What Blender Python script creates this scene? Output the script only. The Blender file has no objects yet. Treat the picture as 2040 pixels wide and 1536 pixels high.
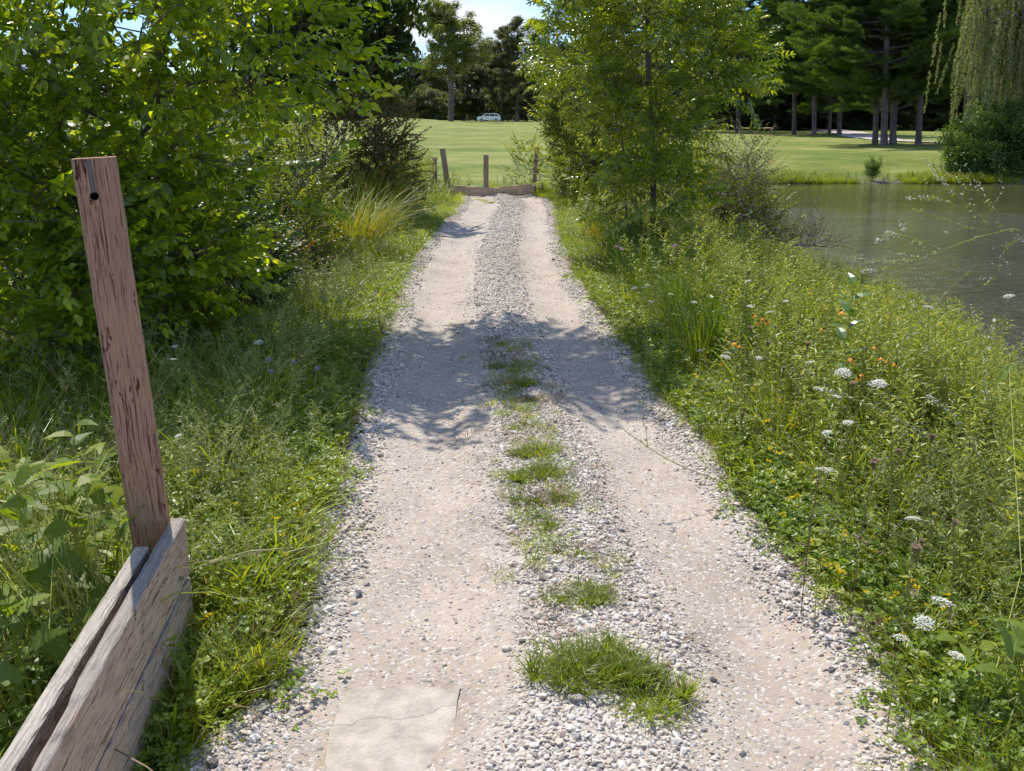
import bpy, bmesh, math, random
import numpy as np
from mathutils import Vector, Euler, Matrix
random.seed(7); rng = np.random.default_rng(7)
sc = bpy.context.scene
C = sc.collection
PI = math.pi
# ------------------------------------------------------------------ camera
CAM_H, FPX = 1.6, 2050.0
PITCH = math.atan(542/FPX)
cam_d = bpy.data.cameras.new('camera'); cam = bpy.data.objects.new('camera', cam_d); C.objects.link(cam)
cam.location = (0, 0, CAM_H); cam.rotation_euler = (PI/2 - PITCH, 0, 0)
cam_d.sensor_width = 36; cam_d.lens = 36*FPX/2040; cam_d.clip_end = 3000; cam_d.clip_start = .05
sc.camera = cam
# ------------------------------------------------------------------ light
AZ, EL = math.radians(25), math.radians(57)          # sun to the left of the view direction
sun_dir = Vector((-math.sin(AZ)*math.cos(EL), math.cos(AZ)*math.cos(EL), math.sin(EL)))
sl = bpy.data.lights.new('sun', 'SUN'); sl.energy = 3.7; sl.angle = math.radians(.53); sl.color = (1, .94, .85)
so = bpy.data.objects.new('sun', sl); C.objects.link(so); so.rotation_euler = sun_dir.to_track_quat('Z', 'Y').to_euler()
w = bpy.data.worlds.new('World'); sc.world = w; w.use_nodes = True
nt = w.node_tree; nd = nt.nodes; nd.clear()
out = nd.new('ShaderNodeOutputWorld'); bg = nd.new('ShaderNodeBackground'); bg.inputs[1].default_value = .15
sky = nd.new('ShaderNodeTexSky'); sky.sky_type = 'NISHITA'; sky.sun_disc = False
sky.sun_elevation = EL; sky.sun_rotation = -AZ; sky.air_density = 1.0; sky.dust_density = .1; sky.ozone_density = 3
tc = nd.new('ShaderNodeTexCoord'); mp = nd.new('ShaderNodeMapping'); mp.inputs['Scale'].default_value = (2.2, 2.2, 9)
mp.inputs['Location'].default_value = (.3, .1, .25)
nz = nd.new('ShaderNodeTexNoise'); nz.inputs['Scale'].default_value = 1.3; nz.inputs['Detail'].default_value = 6
cr = nd.new('ShaderNodeValToRGB'); cr.color_ramp.elements[0].position = .46; cr.color_ramp.elements[1].position = .60
mx = nd.new('ShaderNodeMix'); mx.data_type = 'RGBA'; 
nz3 = nd.new('ShaderNodeTexNoise'); nz3.inputs['Scale'].default_value = 2.1; nz3.inputs['Detail'].default_value = 4; L_ = nt.links.new
cc = nd.new('ShaderNodeValToRGB'); cc.color_ramp.elements[0].position = .42; cc.color_ramp.elements[1].position = .58
cc.color_ramp.elements[0].color = (.50, .62, .86, 1); cc.color_ramp.elements[1].color = (1, 1, 1, 1)
cm_ = nd.new('ShaderNodeMix'); cm_.data_type = 'RGBA'; cm_.blend_type = 'MULTIPLY'; cm_.inputs['Factor'].default_value = 1; cm_.inputs['A'].default_value = (3.9, 4.1, 4.5, 1)
L_(mp.outputs[0], nz3.inputs[0]); L_(nz3.outputs[0], cc.inputs[0]); L_(cc.outputs[0], cm_.inputs['B']); L_(cm_.outputs['Result'], mx.inputs['B'])
L = nt.links.new
L(tc.outputs['Generated'], mp.inputs[0]); L(mp.outputs[0], nz.inputs[0]); L(nz.outputs[0], cr.inputs[0]); L(cr.outputs[0], mx.inputs['Factor'])
hz = nd.new('ShaderNodeMix'); hz.data_type = 'RGBA'; hz.blend_type = 'MULTIPLY'; hz.inputs['Factor'].default_value = 1; hz.inputs['B'].default_value = (.56, .75, .96, 1)
L(sky.outputs[0], hz.inputs['A']); L(hz.outputs['Result'], mx.inputs['A']); L(mx.outputs['Result'], bg.inputs[0]); L(bg.outputs[0], out.inputs[0])
vs = sc.view_settings; vs.view_transform = 'Standard'; vs.look = 'None'; vs.gamma = 1; vs.use_curve_mapping = False; vs.exposure = .72
sc.cycles.max_bounces = 7; sc.cycles.diffuse_bounces = 3; sc.cycles.transmission_bounces = 5; sc.cycles.glossy_bounces = 3
sc.cycles.use_denoising = True
try: sc.cycles.denoising_prefilter = 'ACCURATE'
except Exception: pass

# ------------------------------------------------------------------ placing helpers
_c, _s = math.cos(PITCH), math.sin(PITCH)
def ray(x, y):
    a, b = (x-1020)/FPX, (768-y)/FPX
    return a, b*_s+_c, b*_c-_s
def ground(x, y, z=0.0):                 # where a sight line meets the level z
    r = ray(x, y); t = (z-CAM_H)/r[2]; return r[0]*t, r[1]*t
# distances were first measured with a wider lens; gY turns them into true metres
_rows = np.concatenate([np.arange(3000, 240, -12.), np.arange(240, 229, -1.)])
_p0 = math.radians(19.87)
_old = CAM_H/np.tan(_p0-np.arctan((768-_rows)/1500)); _new = CAM_H/np.tan(PITCH-np.arctan((768-_rows)/FPX)); _k = (_rows-226 > 3) & (_old > 0) & (_new > 0)
_old, _new = np.concatenate([[0], _old[_k]]), np.concatenate([[0], _new[_k]])
KX = math.cos(_p0)/math.cos(PITCH)
def gY(y):
    y = np.asarray(y, float); r = np.where(y > _old[-1], y*_new[-1]/_old[-1], np.interp(y, _old, _new)); r = np.where(y < 0, y*1.5, r); return float(r) if r.ndim == 0 else r
def iY(y): return np.interp(y, _new, _old)
def m2(x, y, *z): return (x*KX, gY(y), *z)
def at(x, y, Y):                          # the point of a sight line at the distance Y
    Y = gY(Y); r = ray(x, y); t = Y/r[1]; return np.array((r[0]*t, Y, CAM_H+r[2]*t))

# ------------------------------------------------------------------ materials
def newmat(name):
    m = bpy.data.materials.new(name); m.use_nodes = True; n = m.node_tree.nodes; n.clear()
    o = n.new('ShaderNodeOutputMaterial'); p = n.new('ShaderNodeBsdfPrincipled'); m.node_tree.links.new(p.outputs[0], o.inputs[0])
    return m, n, m.node_tree.links.new, p, o
def ramp(n, stops):
    r = n.new('ShaderNodeValToRGB'); e = r.color_ramp.elements
    while len(e) > 1: e.remove(e[-1])
    e[0].position = stops[0][0]; e[0].color = (*stops[0][1], 1)
    for p, c in stops[1:]:
        k = e.new(p); k.color = (*c, 1)
    return r
def noise(n, l, scale, detail=4, vec=None, rough=.5, dist=0):
    t = n.new('ShaderNodeTexNoise'); t.inputs['Scale'].default_value = scale; t.inputs['Detail'].default_value = detail
    t.inputs['Roughness'].default_value = rough; t.inputs['Distortion'].default_value = dist
    if vec is not None: l(vec, t.inputs['Vector'])
    return t
def math_(n, l, op, a, b=None, c=None, clamp=False):
    m = n.new('ShaderNodeMath'); m.operation = op; m.use_clamp = clamp
    for i, v in enumerate((a, b, c)):
        if v is None: continue
        if isinstance(v, (int, float)): m.inputs[i].default_value = v
        else: l(v, m.inputs[i])
    return m.outputs[0]
def mixc(n, l, fac, a, b, mode='MIX'):
    m = n.new('ShaderNodeMix'); m.data_type = 'RGBA'; m.blend_type = mode
    for k, v in (('Factor', fac), ('A', a), ('B', b)):
        s = m.inputs[k]
        if isinstance(v, (int, float)): s.default_value = v
        elif isinstance(v, tuple): s.default_value = (*v, 1)
        else: l(v, s)
    return m.outputs['Result']
GAIN = (2.45, 1.95, 1.2)
def leafmat(name, stops, rough=.38, trans=.42, tint=(1.7, 1.5, .45), spec=.5, w_obj=.5, gain=None):
    if gain is None: gain = GAIN if stops[0][1][1] > stops[0][1][0]*1.3 and stops[-1][1][1] < .27 else (1, 1, 1)
    stops = [(p_, tuple(min(.85, c_*k_) for c_, k_ in zip(c, gain))) for p_, c in stops]
    m, n, l, p, o = newmat(name)
    oi = n.new('ShaderNodeObjectInfo'); at_ = n.new('ShaderNodeAttribute'); at_.attribute_name = 'var'
    v = math_(n, l, 'ADD', math_(n, l, 'MULTIPLY', oi.outputs['Random'], w_obj), math_(n, l, 'MULTIPLY', at_.outputs['Fac'], 1-w_obj))
    tcx = n.new('ShaderNodeTexCoord'); nx_ = noise(n, l, 38, 3, tcx.outputs['Object'], .6)
    v = math_(n, l, 'ADD', v, math_(n, l, 'MULTIPLY_ADD', nx_.outputs[0], .5, -.25))
    r = ramp(n, stops); l(v, r.inputs[0]); l(r.outputs[0], p.inputs['Base Color'])
    p.inputs['Roughness'].default_value = rough; p.inputs['Specular IOR Level'].default_value = spec
    tr = n.new('ShaderNodeBsdfTranslucent'); l(mixc(n, l, 1.0, r.outputs[0], tint, 'MULTIPLY'), tr.inputs[0])
    ms = n.new('ShaderNodeMixShader'); ms.inputs[0].default_value = trans
    l(p.outputs[0], ms.inputs[1]); l(tr.outputs[0], ms.inputs[2]); l(ms.outputs[0], o.inputs[0])
    return m
def plain(name, col, rough=.6, spec=.4, metal=0):
    m, n, l, p, o = newmat(name); p.inputs['Base Color'].default_value = (*col, 1); p.inputs['Roughness'].default_value = rough
    p.inputs['Specular IOR Level'].default_value = spec; p.inputs['Metallic'].default_value = metal
    return m
def barkmat(name, a, b, scale=6, zs=.25):
    m, n, l, p, o = newmat(name); t = n.new('ShaderNodeTexCoord'); mpp = n.new('ShaderNodeMapping'); mpp.inputs['Scale'].default_value = (1, 1, zs)
    l(t.outputs['Object'], mpp.inputs[0]); q = noise(n, l, scale, 6, mpp.outputs[0], .7)
    r = ramp(n, [(.3, a), (.65, b)]); l(q.outputs[0], r.inputs[0]); l(r.outputs[0], p.inputs['Base Color'])
    bm = n.new('ShaderNodeBump'); bm.inputs['Distance'].default_value = .03; bm.inputs['Strength'].default_value = .8; l(q.outputs[0], bm.inputs['Height']); l(bm.outputs[0], p.inputs['Normal'])
    p.inputs['Roughness'].default_value = .85; p.inputs['Specular IOR Level'].default_value = .2
    return m
M = {}
M['mulberry'] = leafmat('mulberry_leaf', [(0, (.034, .072, .012)), (.4, (.078, .140, .016)), (.75, (.14, .21, .02)), (1, (.20, .25, .03))], .27, .62, spec=.7, w_obj=.4, gain=(2.7, 2.2, 1.2))
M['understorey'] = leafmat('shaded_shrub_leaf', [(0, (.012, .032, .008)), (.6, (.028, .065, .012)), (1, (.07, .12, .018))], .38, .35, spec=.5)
M['mulberry_shoot'] = leafmat('mulberry_shoot_leaf', [(0, (.07, .14, .02)), (1, (.15, .22, .025))], .36, .5)
M['ash'] = leafmat('ash_leaf', [(0, (.032, .072, .012)), (.5, (.085, .145, .015)), (.85, (.14, .21, .02)), (1, (.22, .265, .025))], .24, .45, spec=.9, w_obj=.5)
M['darkleaf'] = leafmat('dark_drooping_leaf', [(0, (.010, .024, .005)), (.7, (.022, .048, .008)), (1, (.06, .10, .015))], .40, .40, spec=.3)
M['shrub'] = leafmat('shrub_leaf', [(0, (.035, .075, .015)), (.6, (.085, .14, .018)), (1, (.18, .21, .03))], .42, .45)
M['yellowshrub'] = leafmat('yellow_green_leaf', [(0, (.07, .12, .015)), (.6, (.14, .20, .02)), (1, (.26, .28, .03))], .42, .48)
M['redshrub'] = leafmat('bronze_leaf', [(0, (.022, .035, .012)), (.5, (.05, .06, .02)), (.8, (.09, .055, .025)), (1, (.15, .09, .035))], .45, .3)
M['greyshrub'] = leafmat('grey_leaf', [(0, (.05, .085, .02)), (.5, (.06, .075, .03)), (1, (.14, .11, .05))], .5, .3)
M['bush'] = leafmat('round_bush_leaf', [(0, (.022, .055, .018)), (.6, (.05, .10, .03)), (1, (.11, .17, .05))], .42, .3, spec=.4)
M['pine'] = leafmat('pine_needles', [(0, (.016, .045, .016)), (.6, (.040, .088, .024)), (1, (.075, .14, .028))], .45, .35, spec=.3)
M['spruce'] = leafmat('dark_conifer_needles', [(0, (.008, .018, .009)), (.7, (.012, .028, .012)), (1, (.025, .05, .016))], .6, .12, spec=.15)
M['fardeci'] = leafmat('far_tree_leaf', [(0, (.07, .11, .03)), (.5, (.15, .19, .04)), (1, (.26, .27, .06))], .5, .35, gain=(1, 1, 1))
M['fardark'] = leafmat('far_dark_leaf', [(0, (.022, .040, .022)), (.6, (.045, .068, .030)), (1, (.08, .10, .038))], .55, .32)
M['willow'] = leafmat('willow_leaf', [(0, (.13, .17, .05)), (.5, (.26, .30, .11)), (1, (.42, .42, .20))], .45, .4, tint=(1.25, 1.2, .6))
M['grass'] = leafmat('grass_blade', [(0, (.042, .080, .011)), (.5, (.088, .145, .015)), (.88, (.13, .20, .02)), (1, (.24, .24, .06))], .42, .5)
M['clover'] = leafmat('clover_leaf', [(0, (.033, .075, .011)), (.5, (.068, .13, .015)), (1, (.125, .20, .022))], .42, .42)
M['rush'] = leafmat('rush_blade', [(0, (.02, .055, .012)), (.6, (.045, .10, .014)), (1, (.12, .17, .03))], .4, .4)
M['gold'] = leafmat('golden_grass_blade', [(0, (.13, .18, .014)), (.5, (.27, .28, .024)), (.85, (.42, .34, .05)), (1, (.38, .22, .06))], .45, .5, tint=(1.2, 1.1, .5), gain=(1, 1, 1))
M['dry'] = leafmat('dry_stalk', [(0, (.12, .08, .045)), (.5, (.24, .17, .10)), (1, (.40, .31, .20))], .6, .25, tint=(1.1, 1, .9), spec=.2)
M['golden'] = leafmat('goldenrod_leaf', [(0, (.05, .095, .018)), (.5, (.10, .16, .025)), (1, (.21, .25, .04))], .42, .45)
M['weed'] = leafmat('weed_leaf', [(0, (.038, .08, .014)), (.6, (.082, .14, .018)), (1, (.14, .19, .05))], .42, .42)
M['grape'] = leafmat('vine_leaf', [(0, (.05, .115, .016)), (.5, (.11, .19, .024)), (1, (.26, .33, .04))], .5, .5, spec=.3, gain=(1.5, 1.25, 1))
M['milkweed'] = leafmat('milkweed_leaf', [(0, (.028, .07, .022)), (.6, (.045, .10, .03)), (1, (.09, .15, .04))], .34, .28)
M['seed'] = leafmat('pale_flower_spike', [(0, (.13, .19, .05)), (.7, (.26, .30, .10)), (1, (.62, .60, .42))], .6, .3, tint=(1.1, 1.1, .9))
M['white'] = leafmat('white_petal', [(0, (.62, .64, .50)), (1, (.84, .84, .78))], .6, .3, tint=(1, 1, 1))
M['yellow'] = leafmat('yellow_petal', [(0, (.82, .60, .02)), (1, (.85, .72, .05))], .5, .3, tint=(1, 1, .6), gain=(1, 1, 1))
M['orange'] = leafmat('orange_petal', [(0, (.75, .30, .01)), (1, (.85, .42, .02))], .5, .3, tint=(1, 1, .6))
M['pink'] = leafmat('pink_petal', [(0, (.50, .28, .33)), (1, (.62, .42, .46))], .6, .3, tint=(1, 1, 1))
M['mauve'] = leafmat('mauve_petal', [(0, (.38, .30, .42)), (1, (.52, .44, .55))], .6, .3, tint=(1, 1, 1))
M['brownhead'] = leafmat('brown_seed_head', [(0, (.16, .09, .05)), (1, (.34, .22, .14))], .8, .1, tint=(1, 1, 1))
M['blackhead'] = plain('dark_cone', (.018, .011, .008), .8)
M['stem'] = leafmat('green_stem', [(0, (.07, .12, .03)), (1, (.18, .22, .07))], .5, .2)
M['stemyel'] = leafmat('yellow_green_stem', [(0, (.22, .27, .07)), (1, (.38, .40, .14))], .45, .25, tint=(1.1, 1.1, .7))
M['twig'] = barkmat('twig_bark', (.05, .035, .025), (.14, .10, .07), 20, .3)
M['greytwig'] = barkmat('grey_twig_bark', (.12, .10, .085), (.30, .26, .22), 20, .3)
M['bark'] = barkmat('grey_bark', (.06, .05, .042), (.19, .16, .135), 5, .3)
M['pinebark'] = barkmat('pine_bark', (.06, .047, .042), (.20, .165, .15), 4, .3)

def tag(o, label=None, cat=None, group=None, kind=None):
    for k, v in (('label', label), ('category', cat), ('group', group), ('kind', kind)):
        if v: o[k] = v
    return o
def empty(name, loc=(0, 0, 0), rz=0):
    o = bpy.data.objects.new(name, None); C.objects.link(o); o.location = loc; o.rotation_euler = (0, 0, rz); o.empty_display_size = .1
    return o
def link(name, me, parent=None, loc=None, rot=None, scale=None):
    o = bpy.data.objects.new(name, me); C.objects.link(o)
    if parent is not None: o.parent = parent
    if loc is not None: o.location = loc
    if rot is not None: o.rotation_euler = rot
    if scale is not None: o.scale = (scale,)*3 if isinstance(scale, (int, float)) else scale
    return o
def copy_tree(o, parent=None):
    c = o.copy(); C.objects.link(c); c.parent = parent
    for ch in o.children: copy_tree(ch, c)
    return c

# ------------------------------------------------------------------ mesh collector
class MB:
    def __init__(s): s.v = []; s.f = []; s.m = []; s.a = []; s.n = 0
    def add(s, V, F, mat=0, var=0.0):
        V = np.asarray(V, float); k = len(V); s.v.append(V)
        s.f += [tuple(i+s.n for i in f) for f in F]; s.m += [mat]*len(F); s.a.append(np.full(k, var)); s.n += k
    def mesh(s, name, mats, smooth=False):
        me = bpy.data.meshes.new(name); V = np.concatenate(s.v) if s.v else np.zeros((0, 3))
        me.from_pydata(V.tolist(), [], s.f)
        for m in mats: me.materials.append(m)
        me.polygons.foreach_set('material_index', np.array(s.m, dtype=np.int32))
        if smooth: me.polygons.foreach_set('use_smooth', np.ones(len(s.f), dtype=bool))
        a = me.attributes.new('var', 'FLOAT', 'POINT'); a.data.foreach_set('value', np.concatenate(s.a).astype(np.float32) if s.a else np.zeros(0, np.float32))
        me.update(); return me
def rotm(p=0, r=0, y=0): return np.array(Euler((p, r, y)).to_matrix())
def frame(d):
    d = np.asarray(d, float); d = d/(np.linalg.norm(d)+1e-9)
    a = np.cross(d, (0, 0, 1)) if abs(d[2]) < .95 else np.cross(d, (1, 0, 0)); a /= np.linalg.norm(a)
    return d, a, np.cross(a, d)
def tube(mb, pts, rads, k=5, mat=0, var=0.5, cap=False):
    pts = np.asarray(pts, float); n = len(pts); V = []
    for i in range(n):
        d = pts[min(i+1, n-1)]-pts[max(i-1, 0)]; _, a, b = frame(d)
        if i and np.dot(a, pa) < 0: a, b = -a, -b
        if i:
            a = a*.0+pa - np.dot(pa, d/np.linalg.norm(d))*d/np.linalg.norm(d); a /= np.linalg.norm(a)+1e-9; b = np.cross(a, d/np.linalg.norm(d))
        pa = a
        for j in range(k):
            t = 2*PI*j/k; V.append(pts[i]+rads[i]*(math.cos(t)*a+math.sin(t)*b))
    F = [(i*k+j, i*k+(j+1) % k, (i+1)*k+(j+1) % k, (i+1)*k+j) for i in range(n-1) for j in range(k)]
    if cap: F += [tuple(range((n-1)*k, n*k)), tuple(range(k-1, -1, -1))]
    mb.add(V, F, mat, var)

# leaf outlines: rows of (t along midrib, half width), length 1
OV = [(0, .0), (.12, .26), (.32, .36), (.6, .27), (.82, .11), (1, 0)]
LAN = [(0, 0), (.2, .11), (.45, .15), (.75, .085), (1, 0)]
ELL = [(0, 0), (.25, .22), (.6, .25), (.85, .14), (1, 0)]
NAR = [(0, .03), (.4, .07), (1, 0)]
def leaf_arr(tpl, length, fold=.25, curl=.35, wid=1.0):
    V = []; F = []; idx = []
    for t, w_ in tpl:
        y = t*length; z = -curl*length*t*t*.6; w2 = w_*length*wid
        if w_ == 0: idx.append((len(V),)); V.append((0, y, z))
        else: idx.append((len(V), len(V)+1, len(V)+2)); V += [(-w2, y, z+fold*w2), (0, y, z), (w2, y, z+fold*w2)]
    for a, b in zip(idx, idx[1:]):
        if len(a) == 1 and len(b) == 3: F += [(a[0], b[1], b[0]), (a[0], b[2], b[1])]
        elif len(a) == 3 and len(b) == 3: F += [(a[0], a[1], b[1], b[0]), (a[1], a[2], b[2], b[1])]
        elif len(a) == 3: F += [(a[0], a[1], b[0]), (a[1], a[2], b[0])]
    return np.array(V, float), F
def quad_leaf(L_, W_):
    return np.array([(0, 0, 0), (W_, L_*.45, .02*L_), (0, L_, -.1*L_), (-W_, L_*.45, .02*L_)], float), [(0, 1, 2, 3)]
def compound_leaf(length, n, tpl=LAN, wid=1.0):
    """a feathered leaf: leaflets in pairs along a rachis"""
    mb = MB(); m = n//2
    for i in range(m):
        t = .3+.6*i/max(1, m-1)
        for s in (-1, 1):
            V, F = leaf_arr(tpl, length*.48*(1-.12*abs(i-m/2)), .3, .5, wid)
            V = V @ rotm(random.uniform(-.25, .1), random.uniform(-.3, .3), s*-(.9+random.uniform(-.15, .15))).T+np.array((0, t*length, -.08*length*t*t))
            mb.add(V, F, 0, random.random()*.35+.3)
    V, F = leaf_arr(tpl, length*.5, .3, .5, wid); V = V @ rotm(-.2, 0, 0).T+np.array((0, length*.92, -.07*length)); mb.add(V, F, 0, .5)
    tube(mb, [(0, 0, 0), (0, length*.5, -.02*length), (0, length*.92, -.07*length)], [.0012, .001, .0006], 3, 1)
    return mb
def transform(mb, R, T, sc_=1.0, dvar=0):
    o = MB(); o.v = [(v*sc_) @ R.T+T for v in mb.v]; o.f = list(mb.f); o.m = list(mb.m); o.a = [np.clip(a+dvar, 0, 1) for a in mb.a]; o.n = mb.n; return o
def merge(dst, src, dm=0):
    for v, a in zip(src.v, src.a): dst.v.append(v); dst.a.append(a)
    dst.f += [tuple(i+dst.n for i in f) for f in src.f]; dst.m += [m+dm for m in src.m]; dst.n += src.n

# ---- a spray: twig along +Y, leaves spread to both sides, faces up
def spray_layout(n, L_, opp=False, droop=0.0, spread=1.0, pit=0):
    """list of (pos, rot matrix, t) for the leaves of one twig, plus twig points"""
    P = [np.array((0, L_*t, -droop*L_*t*t)) for t in np.linspace(0, 1, 5)]
    out_ = []
    for i in range(n):
        t = .12+.88*(i+.5)/n if not opp else .12+.88*((i//2)+.5)/(n/2)
        s = 1 if i % 2 else -1
        yaw = s*spread*(1.15-.75*t)+random.uniform(-.25, .25)
        R = rotm(random.uniform(-.5, .15)-droop*.8*t+pit, random.uniform(-.45, .45)+s*.15, -yaw)
        out_.append((np.array((0, L_*t, -droop*L_*t*t)), R, t))
    return P, out_
def spray_mesh(name, layout, leaf_variants, mats, scale_fn, var_fn, twig_r=.002, petiole=.0):
    P, lv = layout; mb = MB()
    for pos, R, t in lv:
        src = random.choice(leaf_variants); sc_ = scale_fn(t)*random.uniform(.8, 1.15); vv = var_fn(t)
        off = R @ np.array((0, petiole*sc_, 0))
        for v, a in zip(src.v, src.a): pass
        q = transform(src, R, pos+off, sc_)
        q.a = [np.full(len(a), vv) for a in q.a]
        if petiole: tube(mb, [pos, pos+off], [.0012, .0009], 3, 1, .5)
        merge(mb, q)
    tube(mb, P, [twig_r, twig_r*.9, twig_r*.75, twig_r*.6, twig_r*.35], 4, 1, .5)
    return mb.mesh(name, mats)
def single(tpl, L_, fold=.25, curl=.35, wid=1.0):
    mb = MB(); V, F = leaf_arr(tpl, L_, fold, curl, wid); mb.add(V, F); return mb

# ---- scatter: one object whose copies are drawn by geometry nodes
protos_col = {}
def proto(name, me):
    o = bpy.data.objects.new(name, me); return o          # never linked to the scene: only a source
def scatter(name, protos, P, R, S, idx=None, parent=None, kind='stuff', smooth=None):
    P = np.asarray(P, float).reshape(-1, 3); n = len(P)
    me = bpy.data.meshes.new(name+'_points'); me.vertices.add(n); me.vertices.foreach_set('co', P.astype(np.float32).ravel())
    a = me.attributes.new('rot', 'FLOAT_VECTOR', 'POINT'); a.data.foreach_set('vector', np.asarray(R, np.float32).reshape(-1))
    S = np.asarray(S, np.float32); S = np.repeat(S[:, None], 3, 1) if S.ndim == 1 else S
    a = me.attributes.new('scl', 'FLOAT_VECTOR', 'POINT'); a.data.foreach_set('vector', S.reshape(-1))
    if idx is None: idx = rng.integers(0, len(protos), n)
    a = me.attributes.new('pick', 'INT', 'POINT'); a.data.foreach_set('value', np.asarray(idx, np.int32))
    o = link(name, me, parent)
    ng = bpy.data.node_groups.new(name+'_nodes', 'GeometryNodeTree')
    ng.interface.new_socket('Geometry', in_out='INPUT', socket_type='NodeSocketGeometry'); ng.interface.new_socket('Geometry', in_out='OUTPUT', socket_type='NodeSocketGeometry')
    N = ng.nodes; l = ng.links.new; gi = N.new('NodeGroupInput'); go = N.new('NodeGroupOutput'); iop = N.new('GeometryNodeInstanceOnPoints')
    g2i = N.new('GeometryNodeGeometryToInstance')
    for p in protos:
        oi = N.new('GeometryNodeObjectInfo'); oi.inputs['Object'].default_value = p; oi.inputs['As Instance'].default_value = False
        l(oi.outputs['Geometry'], g2i.inputs[0])
    def attr(nm, t):
        q = N.new('GeometryNodeInputNamedAttribute'); q.data_type = t; q.inputs[0].default_value = nm; return q.outputs[0]
    l(gi.outputs[0], iop.inputs['Points']); l(g2i.outputs[0], iop.inputs['Instance']); iop.inputs['Pick Instance'].default_value = True
    l(attr('pick', 'INT'), iop.inputs['Instance Index']); l(attr('rot', 'FLOAT_VECTOR'), iop.inputs['Rotation']); l(attr('scl', 'FLOAT_VECTOR'), iop.inputs['Scale'])
    l(iop.outputs[0], go.inputs[0])
    md = o.modifiers.new('copies', 'NODES'); md.node_group = ng
    if kind: o['kind'] = kind
    return o
def dir_euler(D, roll):
    D = D/np.linalg.norm(D, axis=1, keepdims=True)
    return np.stack([np.arcsin(np.clip(D[:, 2], -1, 1)), roll, np.arctan2(-D[:, 0], D[:, 1])], 1)

# ------------------------------------------------------------------ terrain
PATH = np.array([(0.2,-.9,1.1),(1.0,-.9,1.1),(1.49,-.88,1.12),(1.73,-.76,1.14),(1.95,-.70,1.17),(2.21,-.70,1.12),(2.53,-.76,1.06),(2.93,-.79,1.03),(3.45,-.83,1.02),(4.15,-.89,.93),(5.15,-.97,.86),(5.82,-1.02,.80),
                 (6.67,-1.07,.74),(7.79,-1.13,.69),(9.32,-1.14,.66),(11.53,-1.08,.70),(13.4,-.98,.79),(15.0,-.95,.76),(15.9,-1.0,.45),(16.5,-1.1,.4)])
PATH[:, 0] = gY(PATH[:, 0]); PATH[:, 1:] *= KX
def pl(y): return np.interp(y, PATH[:, 0], PATH[:, 1])
def pr(y): return np.interp(y, PATH[:, 0], PATH[:, 2])
def sstep(a, b, x):
    t = np.clip((x-a)/(b-a), 0, 1); return t*t*(3-2*t)
def shore_x(y): return 3.65+.18*np.sin(y*.9)+.12*np.sin(y*2.3+1)
def shore_y(x): return 35.6+.22*np.sin(x*.6)+.10*np.sin(x*1.7)
WATER = -.72
def terr(x, y):
    x = np.asarray(x, float); y = np.asarray(y, float)
    sx = shore_x(y)
    near = -.03*sstep(1.2, 1.9, x)-.69*sstep(1.7, sx+.05, x)-.5*sstep(0, 1.6, x-sx)
    sy = shore_y(x)
    far = -(.32+.4)*(1-sstep(-.2, 7.3, y-sy)) - .2*(1-sstep(-.9, .1, y-sy))
    far = np.where(y-sy < 0, np.minimum(far, -.8), far)
    # beyond the barrier between path and pond: keep shore at x>3.6
    k = sstep(-.25, .25, y-sy)
    z = near*(1-k)+np.where(x > sx-2.3, far, near*0-.02)*k
    # blend on the strip left of the pond for y>shore
    b = sstep(1.0, 4.2, x); z = np.where(y > sy, far*b-.02*(1-b), z)
    z = z - .05*sstep(.1, .9, -1.2-x)*sstep(0, 2, 19-y)
    # gentle knoll far left
    z = z+1.1*np.exp(-((x+17)/8)**2-((y-154)/30)**2)
    # bumps
    z = z+.015*np.sin(x*2.1+y*.7)+.012*np.sin(y*1.9-x*1.3)
    # under the path
    inp = (x > pl(y)-.04) & (x < pr(y)+.04) & (y < gY(16.4))
    z = np.where(inp, -.075, z)
    return z
def axis(segs):
    a = []
    for s, e, st in segs: a += list(np.arange(s, e, st))
    return np.array(a+[segs[-1][1]])
xs = axis([(-400, -60, 40), (-60, -12, 6), (-12, -4, .8), (-4, 6, .1), (6, 30, .8), (30, 60, 3), (60, 400, 40)])
ys = axis([(-30, 0, 3), (0, 20, .14), (20, 40, .3), (40, 80, 1.5), (80, 240, 6), (240, 900, 60)])
X, Y = np.meshgrid(xs, ys); Z = terr(X, Y)
me = bpy.data.meshes.new('ground'); nx, ny = len(xs), len(ys)
me.from_pydata(np.stack([X.ravel(), Y.ravel(), Z.ravel()], 1).tolist(), [], [(j*nx+i, j*nx+i+1, (j+1)*nx+i+1, (j+1)*nx+i) for j in range(ny-1) for i in range(nx-1)])
me.polygons.foreach_set('use_smooth', np.ones(len(me.polygons), dtype=bool))
m, n, l, p, o = newmat('ground_turf')
g = n.new('ShaderNodeNewGeometry'); sp = n.new('ShaderNodeSeparateXYZ'); l(g.outputs['Position'], sp.inputs[0])
mpn = n.new('ShaderNodeMapping'); mpn.inputs['Scale'].default_value = (.34, .5, 1); l(g.outputs['Position'], mpn.inputs[0])
big = noise(n, l, .35, 5, mpn.outputs[0], .6); mid = noise(n, l, 2.2, 6, mpn.outputs[0], .65); fine = noise(n, l, 45, 4, g.outputs['Position'], .7)
lawn = ramp(n, [(.40, (.115, .16, .024)), (.5, (.20, .225, .044)), (.60, (.32, .30, .10))]); l(math_(n, l, 'ADD', math_(n, l, 'MULTIPLY', big.outputs[0], .55), math_(n, l, 'MULTIPLY', mid.outputs[0], .45)), lawn.inputs[0])
lawn2 = mixc(n, l, math_(n, l, 'MULTIPLY', fine.outputs[0], .3), lawn.outputs[0], (.06, .10, .02))
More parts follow.
